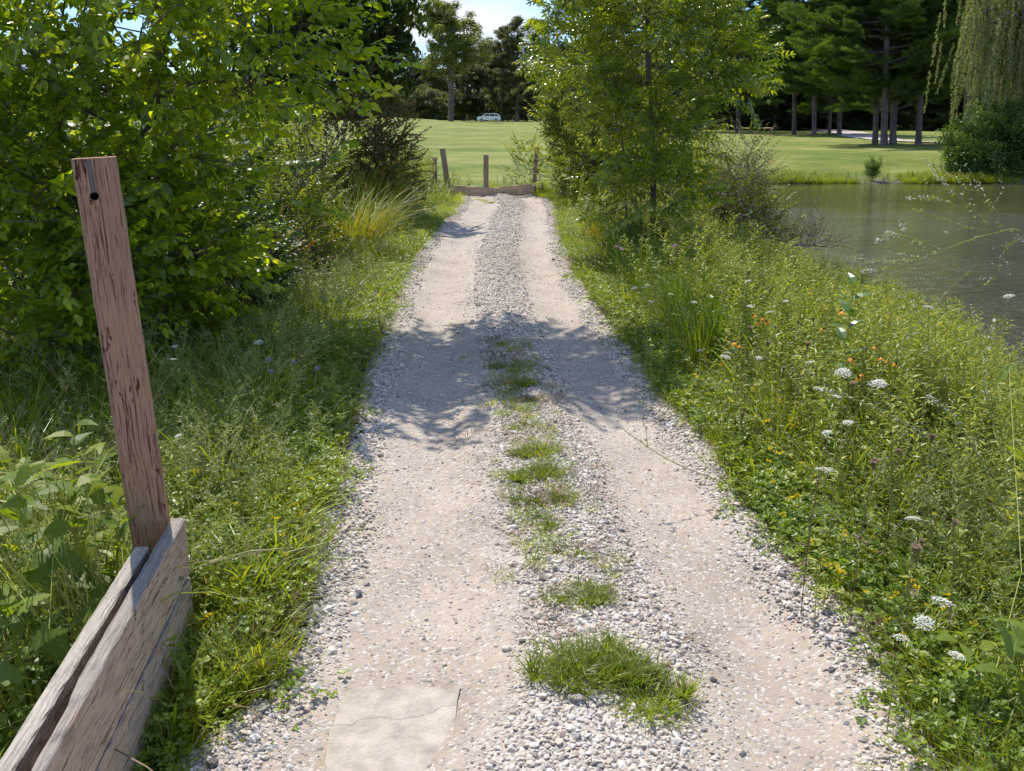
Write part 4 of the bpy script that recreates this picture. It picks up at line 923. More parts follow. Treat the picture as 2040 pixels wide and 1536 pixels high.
dark1 = colconifer('dark_conifer', 20.5, 6.2, SP['fardark'], M['bark'], 23); dark2 = broad('dark_tree', 17, 6.5, SP['fardark'], M['bark'], .5, 24, .3, 300, .2, 1.1)
fbush = broad('far_shrub', 5.5, 4.2, SP['fardark'], M['bark'], .2, 25, .3, 120, .1, 1.3)
x, y = ground(904, 243.5); place(locust, x, y-10, .2, 1.0, 'spreading yellow green shade tree with a bare forked trunk on the far lawn', 'tree')
def plx(px_, Y_): return (px_-1020)/FPX*(gY(Y_)*_c+.5)
G3 = 'distant trees closing the far lawn'
for (src, px_, Y_, rz, s, lab, cat, grp) in (
    (dark1, 1030, 168, 0, 1.0, 'tall dark conifer with ragged top beyond the white car', 'conifer', None),
    (dark1, 1000, 172, 2, .93, 'dark conifer behind the ragged one, left of its top', 'conifer', None),
    (dark1, 1066, 175, 4, 1.02, 'dark conifer at the right end of the far conifer group', 'conifer', None),
    (dark2, 968, 176, 1, .9, 'dark round tree between the shade tree and the conifers', 'tree', None)):
    place(src, plx(px_, Y_), gY(Y_), rz, s, lab, cat, grp)
k_ = 0
for px_, Y_, s, lab in ((760, 185, .95, 'distant dark tree seen through the drooping leaves'), (822, 190, .8, 'distant dark tree at the open left edge of the far lawn'), (868, 182, .75, 'distant dark tree just left of the shade tree trunk'), (932, 192, .85, 'distant dark tree just right of the shade tree trunk'), (1000, 190, .8, 'distant dark tree above the white car behind the conifers'), (1110, 180, .9, 'distant dark tree behind the left fringe of the yellow green shrub'),
    (1200, 182, 1.0, 'distant dark tree hidden mostly by the yellow green shrub'), (1420, 185, 1.1, 'distant dark tree behind the right side of the young ash'), (600, 190, 1, 'distant dark tree behind the mulberry crown')):
    place(dark2, plx(px_, Y_), gY(Y_), k_*1.7, s, lab, 'tree', G3); k_ += 1
k_ = 0
for px_, Y_, s, lab in ((835, 172, 1.1, 'low dark bush at the left end of the far lawn rise'), (870, 170, 1.0, 'low dark bush left of the shade tree trunk'), (925, 176, 1.0, 'low dark bush right of the shade tree trunk'), (948, 178, .8, 'smaller low bush between the shade tree and the white car'), (1012, 178, 1.0, 'low dark bush at the rear end of the white car'), (1050, 170, 1.1, 'low dark bush under the right end of the conifers'), (1088, 172, 1.1, 'low dark bush behind the fringe of the tall shrub'), (780, 170, 1.2, 'low dark bush seen under the drooping leaves')):
    place(fbush, plx(px_, Y_), gY(Y_), k_*2.1, s, lab, 'bush', 'low bushes under the distant trees'); k_ += 1

# ---- woods closing the horizon
rng = np.random.default_rng(41); n_ = 5200; x = rng.uniform(-190, 330, n_); y = rng.uniform(258, 290, n_); z = rng.uniform(0, 1, n_)**.8*(9+3*np.sin(x*.07)+2*np.sin(x*.19))
o = scatter('distant_woods', SP['fardark'], np.stack([x, y, z], 1), rng.uniform(-.5, 6, (n_, 3)), rng.uniform(1.6, 2.8, n_)); o['label'] = 'dark woods along the horizon behind the distant trees'
# ---- the parked white car
car = empty('parked_car', (plx(974, 158), gY(158), gz(plx(974, 158), gY(158))), 0); tag(car, 'white car parked under the dark conifers on the far lawn', 'car')
prof = [(-2.25, .35), (-2.28, .75), (-2.15, .98), (-1.3, 1.08), (-.75, 1.55), (-.55, 1.62), (1.2, 1.64), (1.75, 1.5), (2.2, 1.05), (2.28, .7), (2.22, .35)]
b = bmesh.new(); f0 = [b.verts.new((x, -.88 if z < 1.1 else -.72, z)) for x, z in prof]; f1 = [b.verts.new((x, .88 if z < 1.1 else .72, z)) for x, z in prof]
b.faces.new(f0); b.faces.new(f1[::-1])
for i in range(len(prof)): j = (i+1) % len(prof); b.faces.new((f0[j], f0[i], f1[i], f1[j]))
bmesh.ops.recalc_face_normals(b, faces=b.faces[:]); bmesh.ops.bevel(b, geom=b.edges[:], offset=.05, segments=2, affect='EDGES'); me = bpy.data.meshes.new('car_body'); b.to_mesh(me); me.materials.append(plain('white_car_paint', (.80, .81, .84), .25, .6)); link('body', me, car)
glass = plain('car_glass', (.02, .025, .03), .1, .8); tyre = plain('tyre_rubber', (.02, .02, .02), .8)
for poly in ([(-1.0, 1.12), (-.62, 1.5), (.1, 1.52), (.1, 1.12)], [(.2, 1.12), (.2, 1.52), (1.1, 1.52), (1.1, 1.12)], [(1.2, 1.12), (1.2, 1.5), (1.6, 1.42), (1.95, 1.12)]):
    for s in (-1, 1):
        yy = s*.80; b = bmesh.new(); vv = [b.verts.new((x, s*(.90-.17*((z-1.1)/.5)), z)) for x, z in poly]; b.faces.new(vv if s < 0 else vv[::-1]); rr = bmesh.ops.extrude_face_region(b, geom=b.faces[:]); bmesh.ops.translate(b, verts=[v for v in rr['geom'] if isinstance(v, bmesh.types.BMVert)], vec=(0, -s*.03, 0))
        me = bpy.data.meshes.new('window'); b.to_mesh(me); me.materials.append(glass); link('window', me, car)
for sx in (-1.4, 1.4):
    for sy in (-.82, .82):
        b = bmesh.new(); bmesh.ops.create_cone(b, segments=20, radius1=.34, radius2=.34, depth=.22, cap_ends=True, matrix=Matrix.Rotation(PI/2, 4, 'X')); bmesh.ops.bevel(b, geom=b.edges[:], offset=.02, segments=1, affect='EDGES')
        me = bpy.data.meshes.new('wheel'); b.to_mesh(me); me.materials.append(tyre); wh = link('wheel', me, car, (sx, sy, .34))
        b = bmesh.new(); bmesh.ops.create_cone(b, segments=16, radius1=.2, radius2=.18, depth=.236, cap_ends=True, matrix=Matrix.Rotation(PI/2, 4, 'X')); me = bpy.data.meshes.new('rim'); b.to_mesh(me); me.materials.append(plain('rim_metal', (.5, .5, .52), .35, .5, .8)); link('rim', me, wh)

# ------------------------------------------------------------------ willow and round bush at the far shore
rng = np.random.default_rng(31)
wx, wy = m2(22.2, 31.0); base = np.array((wx, wy, gz(wx, wy)-.05)); root = empty('weeping_willow', base); tag(root, 'weeping willow with long pale hanging strands at the far shore', 'tree')
P, D = blob_pts([(wx-2.9, wy-2, 7.0, 2.7, 2.2, 2.3, 300, .3), (wx, wy, 8.5, 3.5, 3.2, 2.2, 160, .6), (wx-4.4, wy-2.5, 5.2, 1.3, 1.3, 1.2, 55, .4)])
P = P-base; sk = grow([(0, 0, 0), (-.2, -.1, 1.5), (-.6, -.4, 3.2), (-1.3, -.9, 4.8), (-2.2, -1.3, 6.2)], P, r_max=.34, r_tip=.02, seg=.7); tm, b2 = skel_meshes(sk, [M['bark']]); link('trunk', tm, root); link('branches', b2, root)
Pw, Sw = [], []
for q in P:
    n_ = 1; z = q[2]; x_, y_ = q[0], q[1]
    dep = rng.uniform(.5, 6.5)
    zz = 0
    c = np.array((x_, y_))
    zlim = 2.3+abs(rng.normal(0, 1.6))+.0*x_
    while zz < dep and z-zz > zlim:
        c = c+rng.normal(0, .10, 2); Pw.append((c[0], c[1], z-zz)); Sw.append(rng.uniform(.75, 1.05)); zz += 1.0
n_ = len(Pw); scatter('foliage', SP['willow'], Pw, np.stack([rng.normal(0, .10, n_), rng.normal(0, .10, n_), rng.uniform(0, 6.28, n_)], 1), Sw, None, root)
bx, by = at(1985, 330, 28.6)[:2]
leafy('round_bush', 'dense rounded bush at the water edge under the willow', 'bush', None, (bx, by, gz(bx, by)-.05), [(bx, by, gz(bx, by)-.05), (bx, by, .5)],
    [(bx-.1, by, .55, 1.75, 1.3, 1.35, 330, .35), (bx+1.5, by+.3, .9, 1.5, 1.3, 1.5, 240, .35), (bx-1.2, by-.3, -.1, .8, .8, .7, 90, .35), (bx+.4, by, 1.35, .9, .8, .75, 90, .35)], SP['bush'], M['bark'], .06, (.8, 1.2), .2, zmin=-.75, old=False)
for (px_, py_, lab, sc_) in ((1738, 350, 'small leafy shrub alone on the far shore of the pond', .42), ):
    x, y = at(px_, py_, 27.9)[:2]; z = gz(x, y)
    leafy('shore_shrub', lab, 'shrub', None, (x, y, z-.05), [(x, y, z-.05), (x, y, z+.3)], [(x, y, z+.42, .30, .3, .42, 60, .2)], SP['bush'], M['bark'], .02, (.32, .5), .6, zmin=-.7, old=False)

# ------------------------------------------------------------------ ground cover (nobody could count it)
rng = np.random.default_rng(5); random.seed(5)
def bl_proto(name, num, specs, mats, extra=None):
    r_ = []
    for i in range(num):
        mb = MB()
        for s in specs: blades(mb, *s[:4], **s[4])
        if extra: extra(mb)
        r_.append(proto(name, mb.mesh(name, mats)))
    return r_
pr_grass = bl_proto('short_grass', 5, [(42, .09, .11, .0019, dict(lean=.7, curve=.8, seg=3)), (4, .09, .10, .0016, dict(lean=.9, seg=3, mat=1))], [M['grass'], M['dry']])
pr_tall = bl_proto('tall_grass', 5, [(26, .08, .34, .0030, dict(lean=.45, curve=.8, seg=4)), (2, .08, .33, .0022, dict(lean=.5, seg=3, mat=1))], [M['grass'], M['dry']])
pr_rush = bl_proto('rush_tuft', 4, [(34, .07, .50, .0032, dict(lean=.25, curve=.35, seg=4))], [M['rush']])
pr_dry = bl_proto('dry_thatch', 3, [(34, .10, .06, .0015, dict(lean=1.8, curve=1.2, seg=3))], [M['dry']])
def clover_p(num, n_=34, rad=.10, hmax=.075, ls=.011):
    res = []
    for i in range(num):
        mb = MB()
        for j in range(n_):
            a = random.uniform(0, 6.28); r_ = rad*math.sqrt(random.random()); z = hmax*random.uniform(.25, 1); c = np.array((r_*math.cos(a), r_*math.sin(a), z)); v = random.random(); tl = rotm(random.uniform(-.5, .5), random.uniform(-.5, .5), random.uniform(0, 6.28)); s_ = ls*random.uniform(.7, 1.3)
            for k in range(3):
                V = np.array([(0, 0, 0), (s_*.55, s_*.7, .12*s_), (0, s_*1.25, 0), (-s_*.55, s_*.7, .12*s_)]) @ rotm(random.uniform(-.1, .5), 0, k*2.09).T @ tl.T+c
                mb.add(V, [(0, 1, 2, 3)], 0, v)
            if j % 3 == 0: tube(mb, [c*np.array((.8, .8, 0)), c], [.0008, .0006], 3, 1, .4)
        res.append(proto('clover_patch', mb.mesh('clover_patch', [M['clover'], M['stem']])))
    return res
pr_clover = clover_p(5)
def stalk_p(name, num, h, nleaf, ll, tpl, mats, plume=0, lean=.15, wid=1.0, wh=False, spike=0):
    res = []
    for i in range(num):
        mb = MB(); dx, dy = random.uniform(-lean, lean), random.uniform(-lean, lean); H_ = h*random.uniform(.8, 1.15)
        P = [np.array((dx*H_*t*t, dy*H_*t*t, H_*t)) for t in np.linspace(0, 1, 6)]; tube(mb, P, [.0028, .0026, .0022, .0018, .0014, .0008], 4, 1, .5)
        for j in range(nleaf):
            t = .08+.92*(j+.5)/nleaf; c = np.array((dx*H_*t*t, dy*H_*t*t, H_*t)); a = j*2.4+random.uniform(-.4, .4); s_ = ll*(1.05-.55*t)*random.uniform(.75, 1.2)
            V, F = leaf_arr(tpl, s_, .3, .5, wid); V = V @ rotm(random.uniform(.15, .85), random.uniform(-.3, .3), a).T+c; mb.add(V, F, 0, min(1, max(0, .2+.5*t+random.uniform(-.2, .3))))
        for j in range(plume):
            a = random.uniform(0, 6.28); t = random.uniform(.72, 1.0); c = np.array((dx*H_*t*t, dy*H_*t*t, H_*t)); e = c+np.array((math.cos(a)*.06, math.sin(a)*.06, random.uniform(.02, .08))); tube(mb, [c, (c+e)/2+np.array((0, 0, .008)), e], [.0012, .0012, .0008], 3, 1)
            for k in range(9):
                q = c+(e-c)*(.25+.75*random.random()); V, F = quad_leaf(.012, .0035); mb.add(V @ rotm(random.uniform(-1, 1), random.uniform(-1, 1), random.uniform(0, 6.28)).T+q, F, 2 if len(mats) > 2 else 0, random.random())
        res.append(proto(name, mb.mesh(name, mats)))
    return res
pr_golden = stalk_p('goldenrod', 6, .62, 52, .075, LAN, [M['golden'], M['stem']], 9, wid=.8)
pr_weed = stalk_p('leafy_weed', 5, .34, 26, .06, ELL, [M['weed'], M['stem']], 0, .35)
pr_fine = stalk_p('fine_weed', 5, .42, 34, .05, LAN, [M['weed'], M['stem'], M['seed']], 10, .4, .7)
def sprawl_p(num):
    res = []
    for i in range(num):
        mb = MB()
        for s in range(5):
            a = random.uniform(0, 6.28); H_ = random.uniform(.2, .42); ln = random.uniform(.15, .4); P = [np.array((math.cos(a)*ln*t, math.sin(a)*ln*t, H_*(t*(1.5-.6*t)))) for t in np.linspace(0, 1, 5)]; tube(mb, P, [.0014, .0013, .0011, .0009, .0005], 3, 1, .6)
            for j in range(15):
                t = random.uniform(.1, 1); c = np.array((math.cos(a)*ln*t, math.sin(a)*ln*t, H_*(t*(1.5-.6*t)))); V, F = quad_leaf(random.uniform(.015, .03), .004); mb.add(V @ rotm(random.uniform(-.3, .9), random.uniform(-.5, .5), random.uniform(0, 6.28)).T+c, F, 0, random.random())
            for j in range(12):
                t = random.uniform(.75, 1); c = np.array((math.cos(a)*ln*t, math.sin(a)*ln*t, H_*(t*(1.5-.6*t)))); V, F = quad_leaf(.007, .003); mb.add(V @ rotm(random.uniform(-1, 1), random.uniform(-1, 1), random.uniform(0, 6.28)).T+c, F, 2, random.random())
        res.append(proto('sprawling_weed', mb.mesh('sprawling_weed', [M['weed'], M['stem'], M['seed']])))
    return res
pr_sprawl = sprawl_p(5)
def cover(name, protos, n_, xr, yr, dens, s=(.8, 1.2), tilt=.12, dz=0, lab=None, zf=None):
    """n_ tries in the box xr * yr, kept with probability dens(x, y, d) where d = distance outside the path edge"""
    n_ = int(n_*1.3); yr = (gY(yr[0]), gY(yr[1])); x = rng.uniform(*xr, n_); y = rng.uniform(yr[0]**.5, yr[1]**.5, n_)**2
    d = np.where(y < gY(16.2), np.maximum(pl(y)-x, x-pr(y)), 9); keep = (rng.random(n_) < np.clip(dens(x, iY(y), d), 0, 1)) & onland(x, y) & fb(x, y); x, y = x[keep], y[keep]
    z = terr(x, y)+dz; k = len(x)
    o = scatter(name, protos, np.stack([x, y, z], 1), np.stack([rng.normal(0, tilt, k), rng.normal(0, tilt, k), rng.uniform(0, 6.28, k)], 1), rng.uniform(*s, k))
    if lab: o['label'] = lab
    return k
def nz2(x, y, f, ph=0): return .5+.25*np.sin(x*f+ph+1.3*np.sin(y*f*.7))+.25*np.sin(y*f*1.3-ph+1.1*np.sin(x*f*.9))
onland = lambda x, y: ((x < shore_x(y)-.05) | (y > shore_y(x)))
# the boards' footprint stays free
fb = lambda x, y: ~((x > _a[0]-.15) & (x < _a[0]+.03+math.tan(th0)*(_a[1]-y)) & (y < _a[1]+.02)) & ~((abs(x-_a[0]+.13) < .09) & (abs(y-_a[1]) < .15))
cnt = {}
edge = lambda d, a=.0, b=.12: sstep(a, b, d)
wob = lambda x, y: .05*np.sin(y*5)+.03*np.sin(y*13+x*3)
cnt['clover'] = cover('clover_ground_cover', pr_clover, 34000, (-4.5, 4), (1.1, 13), lambda x, y, d: edge(d+wob(x, y), -.07, .07)*(.25+.75*nz2(x, y, 2.1))*np.where(x > 0, 1-.7*sstep(.5, 1.3, d), .9)*(1-.5*sstep(5, 12, y)), (.8, 1.5))
cnt['grass'] = cover('short_grass_cover', pr_grass, 30000, (-5, 4.2), (1.1, 16.6), lambda x, y, d: edge(d+wob(x, y), -.06, .10)*(.2+.8*nz2(x, y, 1.6, 2))*.8, (.7, 1.4))
cnt['dry'] = cover('dry_thatch_edge', pr_dry, 9000, (-1.6, 2.2), (1.2, 14), lambda x, y, d: np.exp(-((d-.02+wob(x, y))/.07)**2)*(.3+.7*nz2(x, y, 3)), (.5, 1.0), dz=.03)
cnt['tall'] = cover('tall_grass_cover', pr_tall, 9000, (-5, 4.0), (1.15, 16.8), lambda x, y, d: np.where(x > 0, sstep(.12, .6, d)*.5, sstep(.25, .6, d)*(.35+.2*(y > 5.8)))*nz2(x, y, 1.9, 1)*1.6, (.55, 1.25))
cnt['rush'] = cover('rush_cover', pr_rush, 1600, (.9, 3.9), (4.6, 9.5), lambda x, y, d: sstep(.15, .4, d)*np.exp(-((x-1.55)/.42)**2)*.75, (.6, 1.1), .1)
cnt['golden'] = cover('goldenrod_cover', pr_golden, 8200, (.9, 4.2), (2.1, 12.5), lambda x, y, d: sstep(.30, .95, d)*(.2+.8*nz2(x, y, 1.7, .4))*.75*np.where(y < 3.2, .55, 1), (.6, 1.15), .15)
cnt['weed'] = cover('leafy_weed_cover', pr_weed, 11000, (-4.5, 4), (1.2, 13.5), lambda x, y, d: sstep(.10, .5, d)*nz2(x, y, 2.6, 3)*.55, (.5, 1.05), .2)
cnt['fine'] = cover('fine_weed_cover', pr_fine, 7800, (-3.5, 4), (1.3, 12), lambda x, y, d: sstep(.08, .35, d)*nz2(x, y, 2.2, 5)*np.where(x < 0, .8*(y > 2.6), .8*sstep(.2, .7, d)), (.5, 1.0), .25)
cnt['sprawl'] = cover('sprawling_weed_cover', pr_sprawl, 6500, (-2.4, 4), (1.7, 9), lambda x, y, d: sstep(.15, .6, d)*nz2(x, y, 2.9, 6)*np.where(x < 0, .3, 1.1), (.7, 1.2), .2)
cnt['g1'] = cover('tall_goldenrod_cover', pr_golden, 1500, (2.0, 3.7), (2.4, 8), lambda x, y, d: sstep(.6, 1.2, d)*.7*nz2(x, y, 2.0), (.85, 1.15), .18)
# weeds left of the far barrier and goldenrod at the path's far left edge
cnt['g2'] = cover('far_weed_cover', pr_golden, 1300, (-3.2, -1.62), (11.5, 17.2), lambda x, y, d: sstep(.25, .5, d)*.95, (.8, 1.45), .12)
cnt['g3'] = cover('far_leafy_cover', pr_weed, 1100, (-3.4, 3.2), (12, 18), lambda x, y, d: sstep(.1, .4, d)*np.where((x > -1.2) & (x < .6) & (y > 15.9), (y > 16.2)*(.10+.5*(x > -.3)*(y < 17)), .8), (.8, 1.5), .2)
cnt['shore'] = cover('far_shore_grass', pr_tall, 7000, (6, 26), (27.25, 28.7), lambda x, y, d: .9*sstep(.25, .7, nz2(x, y, 1.3)), (.35, .95), .2)
cnt['shore2'] = cover('far_shore_weeds', pr_weed, 4500, (6, 26), (27.1, 28.3), lambda x, y, d: sstep(.3, .8, nz2(x, y, 1.1, 2)), (.5, 1.3), .2)
def crown(name, protos, n_, y0, y1, dens, s, sd=.11):
    y = rng.uniform(gY(y0), gY(y1), n_); k = rng.random(n_) < dens(iY(y)); y = y[k]; u0 = .02+.03*np.sin(y*1.3); x = (pl(y)+pr(y))/2+(u0+rng.normal(0, sd, len(y)))*(pr(y)-pl(y))/2
    zz = [ontop(a, b) for a, b in zip(x, y)]; kk = len(x)
    scatter(name, protos, np.stack([x, y, np.array(zz)+.004], 1), np.stack([rng.normal(0, .15, kk), rng.normal(0, .15, kk), rng.uniform(0, 6.28, kk)], 1), rng.uniform(*s, kk))
crown('crown_grass', pr_grass, 130, 2.3, 5.2, lambda y: .35+.4*np.sin(y*6)**2, (.25, .6))
crown('crown_clover', pr_clover, 80, 2.3, 5.2, lambda y: .3+.4*np.sin(y*5+1)**2, (.3, .65))
crown('crown_dry_thatch', pr_dry, 150, 2.0, 5.4, lambda y: .5+.3*np.sin(y*4)**2, (.35, .8), .15)
print('cover', cnt)
# floating specks and leaf litter on the sheltered water by the near bank
n_ = 9000; x = rng.uniform(3.2, 8.5, n_); y = gY(rng.uniform(5, 15.5, n_)); kk = rng.random(n_) < np.clip(1.25-(x-3.4)/(1.1+.21*(y-6.8)*(y < 17.5)+.2)*1.0, 0, 1)*(.3+.7*nz2(x, y, 1.9)); x, y = x[kk], y[kk]
fl = []
for i, mt in enumerate((M['seed'], M['mauve'], M['dry'])):
    mb = MB()
    for j in range(10):
        c = rng.normal(size=2)*.07; V, F = quad_leaf(random.uniform(.01, .03), random.uniform(.004, .009)); mb.add(V @ rotm(0, 0, random.uniform(0, 6.28)).T*np.array((1, 1, .1))+np.array((c[0], c[1], 0)), F, 0, random.random())
    fl.append(proto('floating_specks', mb.mesh('floating_specks', [mt])))
scatter('floating_specks', fl, np.stack([x, y, np.full(len(x), WATER+.006)], 1), np.stack([np.zeros(len(x)), np.zeros(len(x)), rng.uniform(0, 6.28, len(x))], 1), rng.uniform(.6, 1.4, len(x)))
# ------------------------------------------------------------------ single plants and flowers
random.seed(77); rng = np.random.default_rng(77)
def mesh_parts(name, base, parts, lab, cat, group=None, rz=0, s=1.0):
    root = empty(name, base, rz); root.scale = (s, s, s); tag(root, lab, cat, group)
    for pn, me_ in parts: link(pn, me_, root)
    return root
def stem_mesh(h, lean=.06, r_=.0016, side=3, mat='stem', nm='stem'):
    mb = MB(); tx, ty = random.uniform(-lean, lean), random.uniform(-lean, lean); P = [(tx*t*t, ty*t*t, h*t) for t in np.linspace(0, 1, 5)]; tube(mb, P, [r_, r_, r_*.9, r_*.75, r_*.6], 4)
    for i in range(side):
        t = random.uniform(.15, .65); a = random.uniform(0, 6.28); c = np.array((tx*t*t, ty*t*t, h*t))
        for k in range(3):
            V, F = leaf_arr(LAN, .035, .3, .4, .7); mb.add(V @ rotm(random.uniform(0, .6), 0, a+random.uniform(-.8, .8)).T+c, F, 0, random.random())
    return mb.mesh(nm, [M[mat]]), np.array((tx, ty, h))
def umbel_mesh(rad, closed=False):
    mb = MB(); tips = []
    for i in range(26):
        r_ = rad*math.sqrt((i+.5)/26); a = i*2.4; z = .25*rad-(.35*r_*r_/rad) if not closed else .9*rad+.3*r_
        if closed: r_ *= .55
        tips.append((r_*math.cos(a), r_*math.sin(a), z))
    for t in tips:
        tube(mb, [(0, 0, -.35*rad), (t[0]*.6, t[1]*.6, t[2]*.5-.12*rad), t], [.0007, .0006, .0005], 3, 1, .5)
        for k in range(9):
            c = np.array(t)+rng.normal(size=3)*np.array((.085, .085, .03))*rad*(1.4 if not closed else .9); q = rad*.085; V = np.array([(q, 0, 0), (0, q, .1*q), (-q, 0, 0), (0, -q, .1*q)]) @ rotm(random.uniform(-.4, .4), random.uniform(-.4, .4), random.uniform(0, 3)).T+c; mb.add(V, [(0, 1, 2, 3)], 0, random.random())
    return mb
um = [umbel_mesh(.036).mesh('flower_head', [M['white'], M['stem']]) for _ in range(4)]
bn = [umbel_mesh(.018, True).mesh('seed_head', [M['brownhead'], M['dry']]) for _ in range(3)]
def head_obj(name, x_px, y_px, zh, head_me, pn, lab, cat, group, s=1.0, tilt=.3, sm='stem', r_=.0016):
    hx, hy = ground(x_px, y_px, zh); g0 = ontop(hx, hy)
    # the head's height is measured from its own ground
    for _ in range(4): hx, hy = ground(x_px, y_px, g0+zh); g0 = ontop(hx, hy)
    st, tip = stem_mesh(zh+.03, .05, r_, 3, sm); root = empty(name, (hx-tip[0], hy-tip[1], g0-.03)); tag(root, lab, cat, group); s = s*(.66*random.uniform(.8, 1.15) if name == 'wild_carrot' else 1.0)
    link('stem', st, root); link(pn, head_me, root, tuple(tip), (random.uniform(-tilt, tilt), random.uniform(-tilt, tilt), random.uniform(0, 6)), s)
    return root
GQ = 'white wild carrot flowers on the pond side verge'
for (x, y, zh, s, lab) in (
    (1882, 1158, .26, 1.35, 'broadest white wild carrot head, low over the clover at the pond side'), (1912, 1262, .20, 1.0, 'white wild carrot head below the broadest one'),
    (1840, 1240, .20, .95, 'loose white wild carrot head left of and below the broadest one'), (1818, 1033, .32, 1.0, 'round white wild carrot head straight above the broadest one'),
    (1680, 742, .50, 1.2, 'large white wild carrot head under the milkweed'), (1750, 764, .48, 1.15, 'wide white wild carrot head right of the large one under the milkweed'),
    (1642, 936, .36, .95, 'pair member of white wild carrot heads among the yellow flowers'), (1668, 790, .42, .9, 'small tilted wild carrot head between two larger white heads'),
    (1630, 775, .42, .8, 'small pure white wild carrot head with a brown seed head above it'), (1795, 1270, .14, .8, 'low scattered wild carrot head beside the path side clover'),
    (1648, 862, .38, .9, 'cream wild carrot head under three brown seed heads'), (1690, 842, .38, 1.0, 'wide cream wild carrot head among sprawling stems'),
    (1447, 678, .36, .95, 'white wild carrot head beside an orange coneflower near the path'), (1449, 703, .30, .85, 'white wild carrot head just under another by the path'),
    (1283, 573, .38, .9, 'white wild carrot head leftmost but one of the far flowering row'), (1296, 601, .30, .75, 'small flat white head low in the far flowering row'),
    (1264, 574, .38, .85, 'white wild carrot head nearest the path in the far flowering row'), (1336, 586, .36, .7, 'tiny flat white head in front of the green rushes'),
    (1383, 602, .38, .75, 'flat white head at the edge of the green rushes'), (1290, 568, .44, .7, 'highest white head of the far flowering row'),
    (1490, 560, .50, .8, 'white wild carrot head against the dim bank beyond the rushes'), (1565, 600, .55, .7, 'cream wild carrot head on the goldenrod slope'),
    (1494, 610, .46, .8, 'cream wild carrot head midway along the goldenrod slope'), (1533, 622, .48, .8, 'whitish wild carrot head beside withered stalks'),
    (1612, 722, .42, .7, 'small white wild carrot head left of the withered brown weed'), (1512, 713, .30, .65, 'tiny white wild carrot head low before the withered brown weed'),
    (2010, 590, .70, .9, 'white wild carrot head high at the water side edge'), (1850, 612, .62, .75, 'small white wild carrot head over the pond ripples')):
    head_obj('wild_carrot', x, y, zh*1.35+.08, random.choice(um), 'flower_head', lab, 'wildflower', GQ, s)
GL = 'white wild carrot flowers in the shaded left verge'
for (x, y, zh, s, lab) in ((355, 868, .28, .7, 'small white flower head in the shade right of the leaning post'), (345, 716, .45, .8, 'white flower head in deep shade beside the middle of the post'), (348, 690, .48, .6, 'smaller white flower head above another in deep shade'), (515, 682, .42, .9, 'pale yellowish flower head at the top of the shaded left verge')):
    head_obj('wild_carrot', x, y, zh, random.choice(um), 'flower_head', lab, 'wildflower', GL, s)
GB = 'brown seed heads on the pond side verge'
for i, (x, y, zh) in enumerate(((1530, 690, .36), (1608, 692, .38), (1590, 646, .42), (1495, 660, .38), (1740, 932, .36), (1825, 1068, .30), (1698, 772, .40), (1492, 548, .5), (1645, 885, .34), (1620, 640, .44), (1545, 655, .40), (1790, 905, .34), (1836, 1085, .24), (1560, 740, .30), (1725, 700, .46), (1630, 965, .30), (1900, 1050, .30), (1855, 880, .40), (1480, 800, .22))):
    head_obj('seed_head', x, y, zh*1.35+.06, random.choice(bn), 'seed_head', ('dry brown seed head over the low clover in the lower pond side verge' if y > 900 else 'dry brown seed head beside the withered brown weed' if y < 720 and x < 1640 else 'dry brown seed head among the middle wild carrot flowers'), 'seed head', GB, random.uniform(.75, 1.25), .2, 'dry')
for (x, y, zh, lab) in ((490, 702, .42, 'brown seed head above the pale spikes in the shaded left verge'), (600, 716, .38, 'round brown seed head right of the pale spikes in the left verge')):
    head_obj('seed_head', x, y, zh, random.choice(bn), 'seed_head', lab, 'seed head', None, .9, .2, 'dry')
def trefoil(mat, n_=5, r_=.010):
    mb = MB()
    for i in range(n_):
        a = i*6.28/n_+random.uniform(-.3, .3); c = np.array((math.cos(a)*r_*.7, math.sin(a)*r_*.7, random.uniform(0, .004)))
        for k in range(3):
            V, F = leaf_arr(ELL, r_*1.1, .5, -.6, 1.3); mb.add(V @ rotm(random.uniform(.3, .9), 0, a-PI/2+(k-1)*.7).T+c, F, 0, random.random())
    return mb.mesh('flower_head', [M[mat]])
tf = [trefoil('yellow') for _ in range(4)]+[trefoil('yellow', 3)]
GY1, GY2, GY3 = 'yellow flowers in the clover beside the near barrier', 'yellow flowers in the pond side clover', 'yellow flowers on the sunny far left verge'
for (x, y) in ((333, 938), (365, 932), (398, 922), (390, 940), (475, 942), (470, 1005), (524, 985), (538, 1060), (565, 1068), (552, 1035), (567, 1105), (585, 1020), (588, 1008), (622, 998), (470, 1155), (410, 1185), (612, 1052), (605, 1025), (545, 1057), (418, 1228)):
    head_obj('yellow_wildflower', x, y, .10 if y > 960 else .2, random.choice(tf), 'flower_head', 'small yellow pea flower in the clover beside the near barrier', 'wildflower', GY1, random.uniform(.7, 1.05), .5, r_=.001)
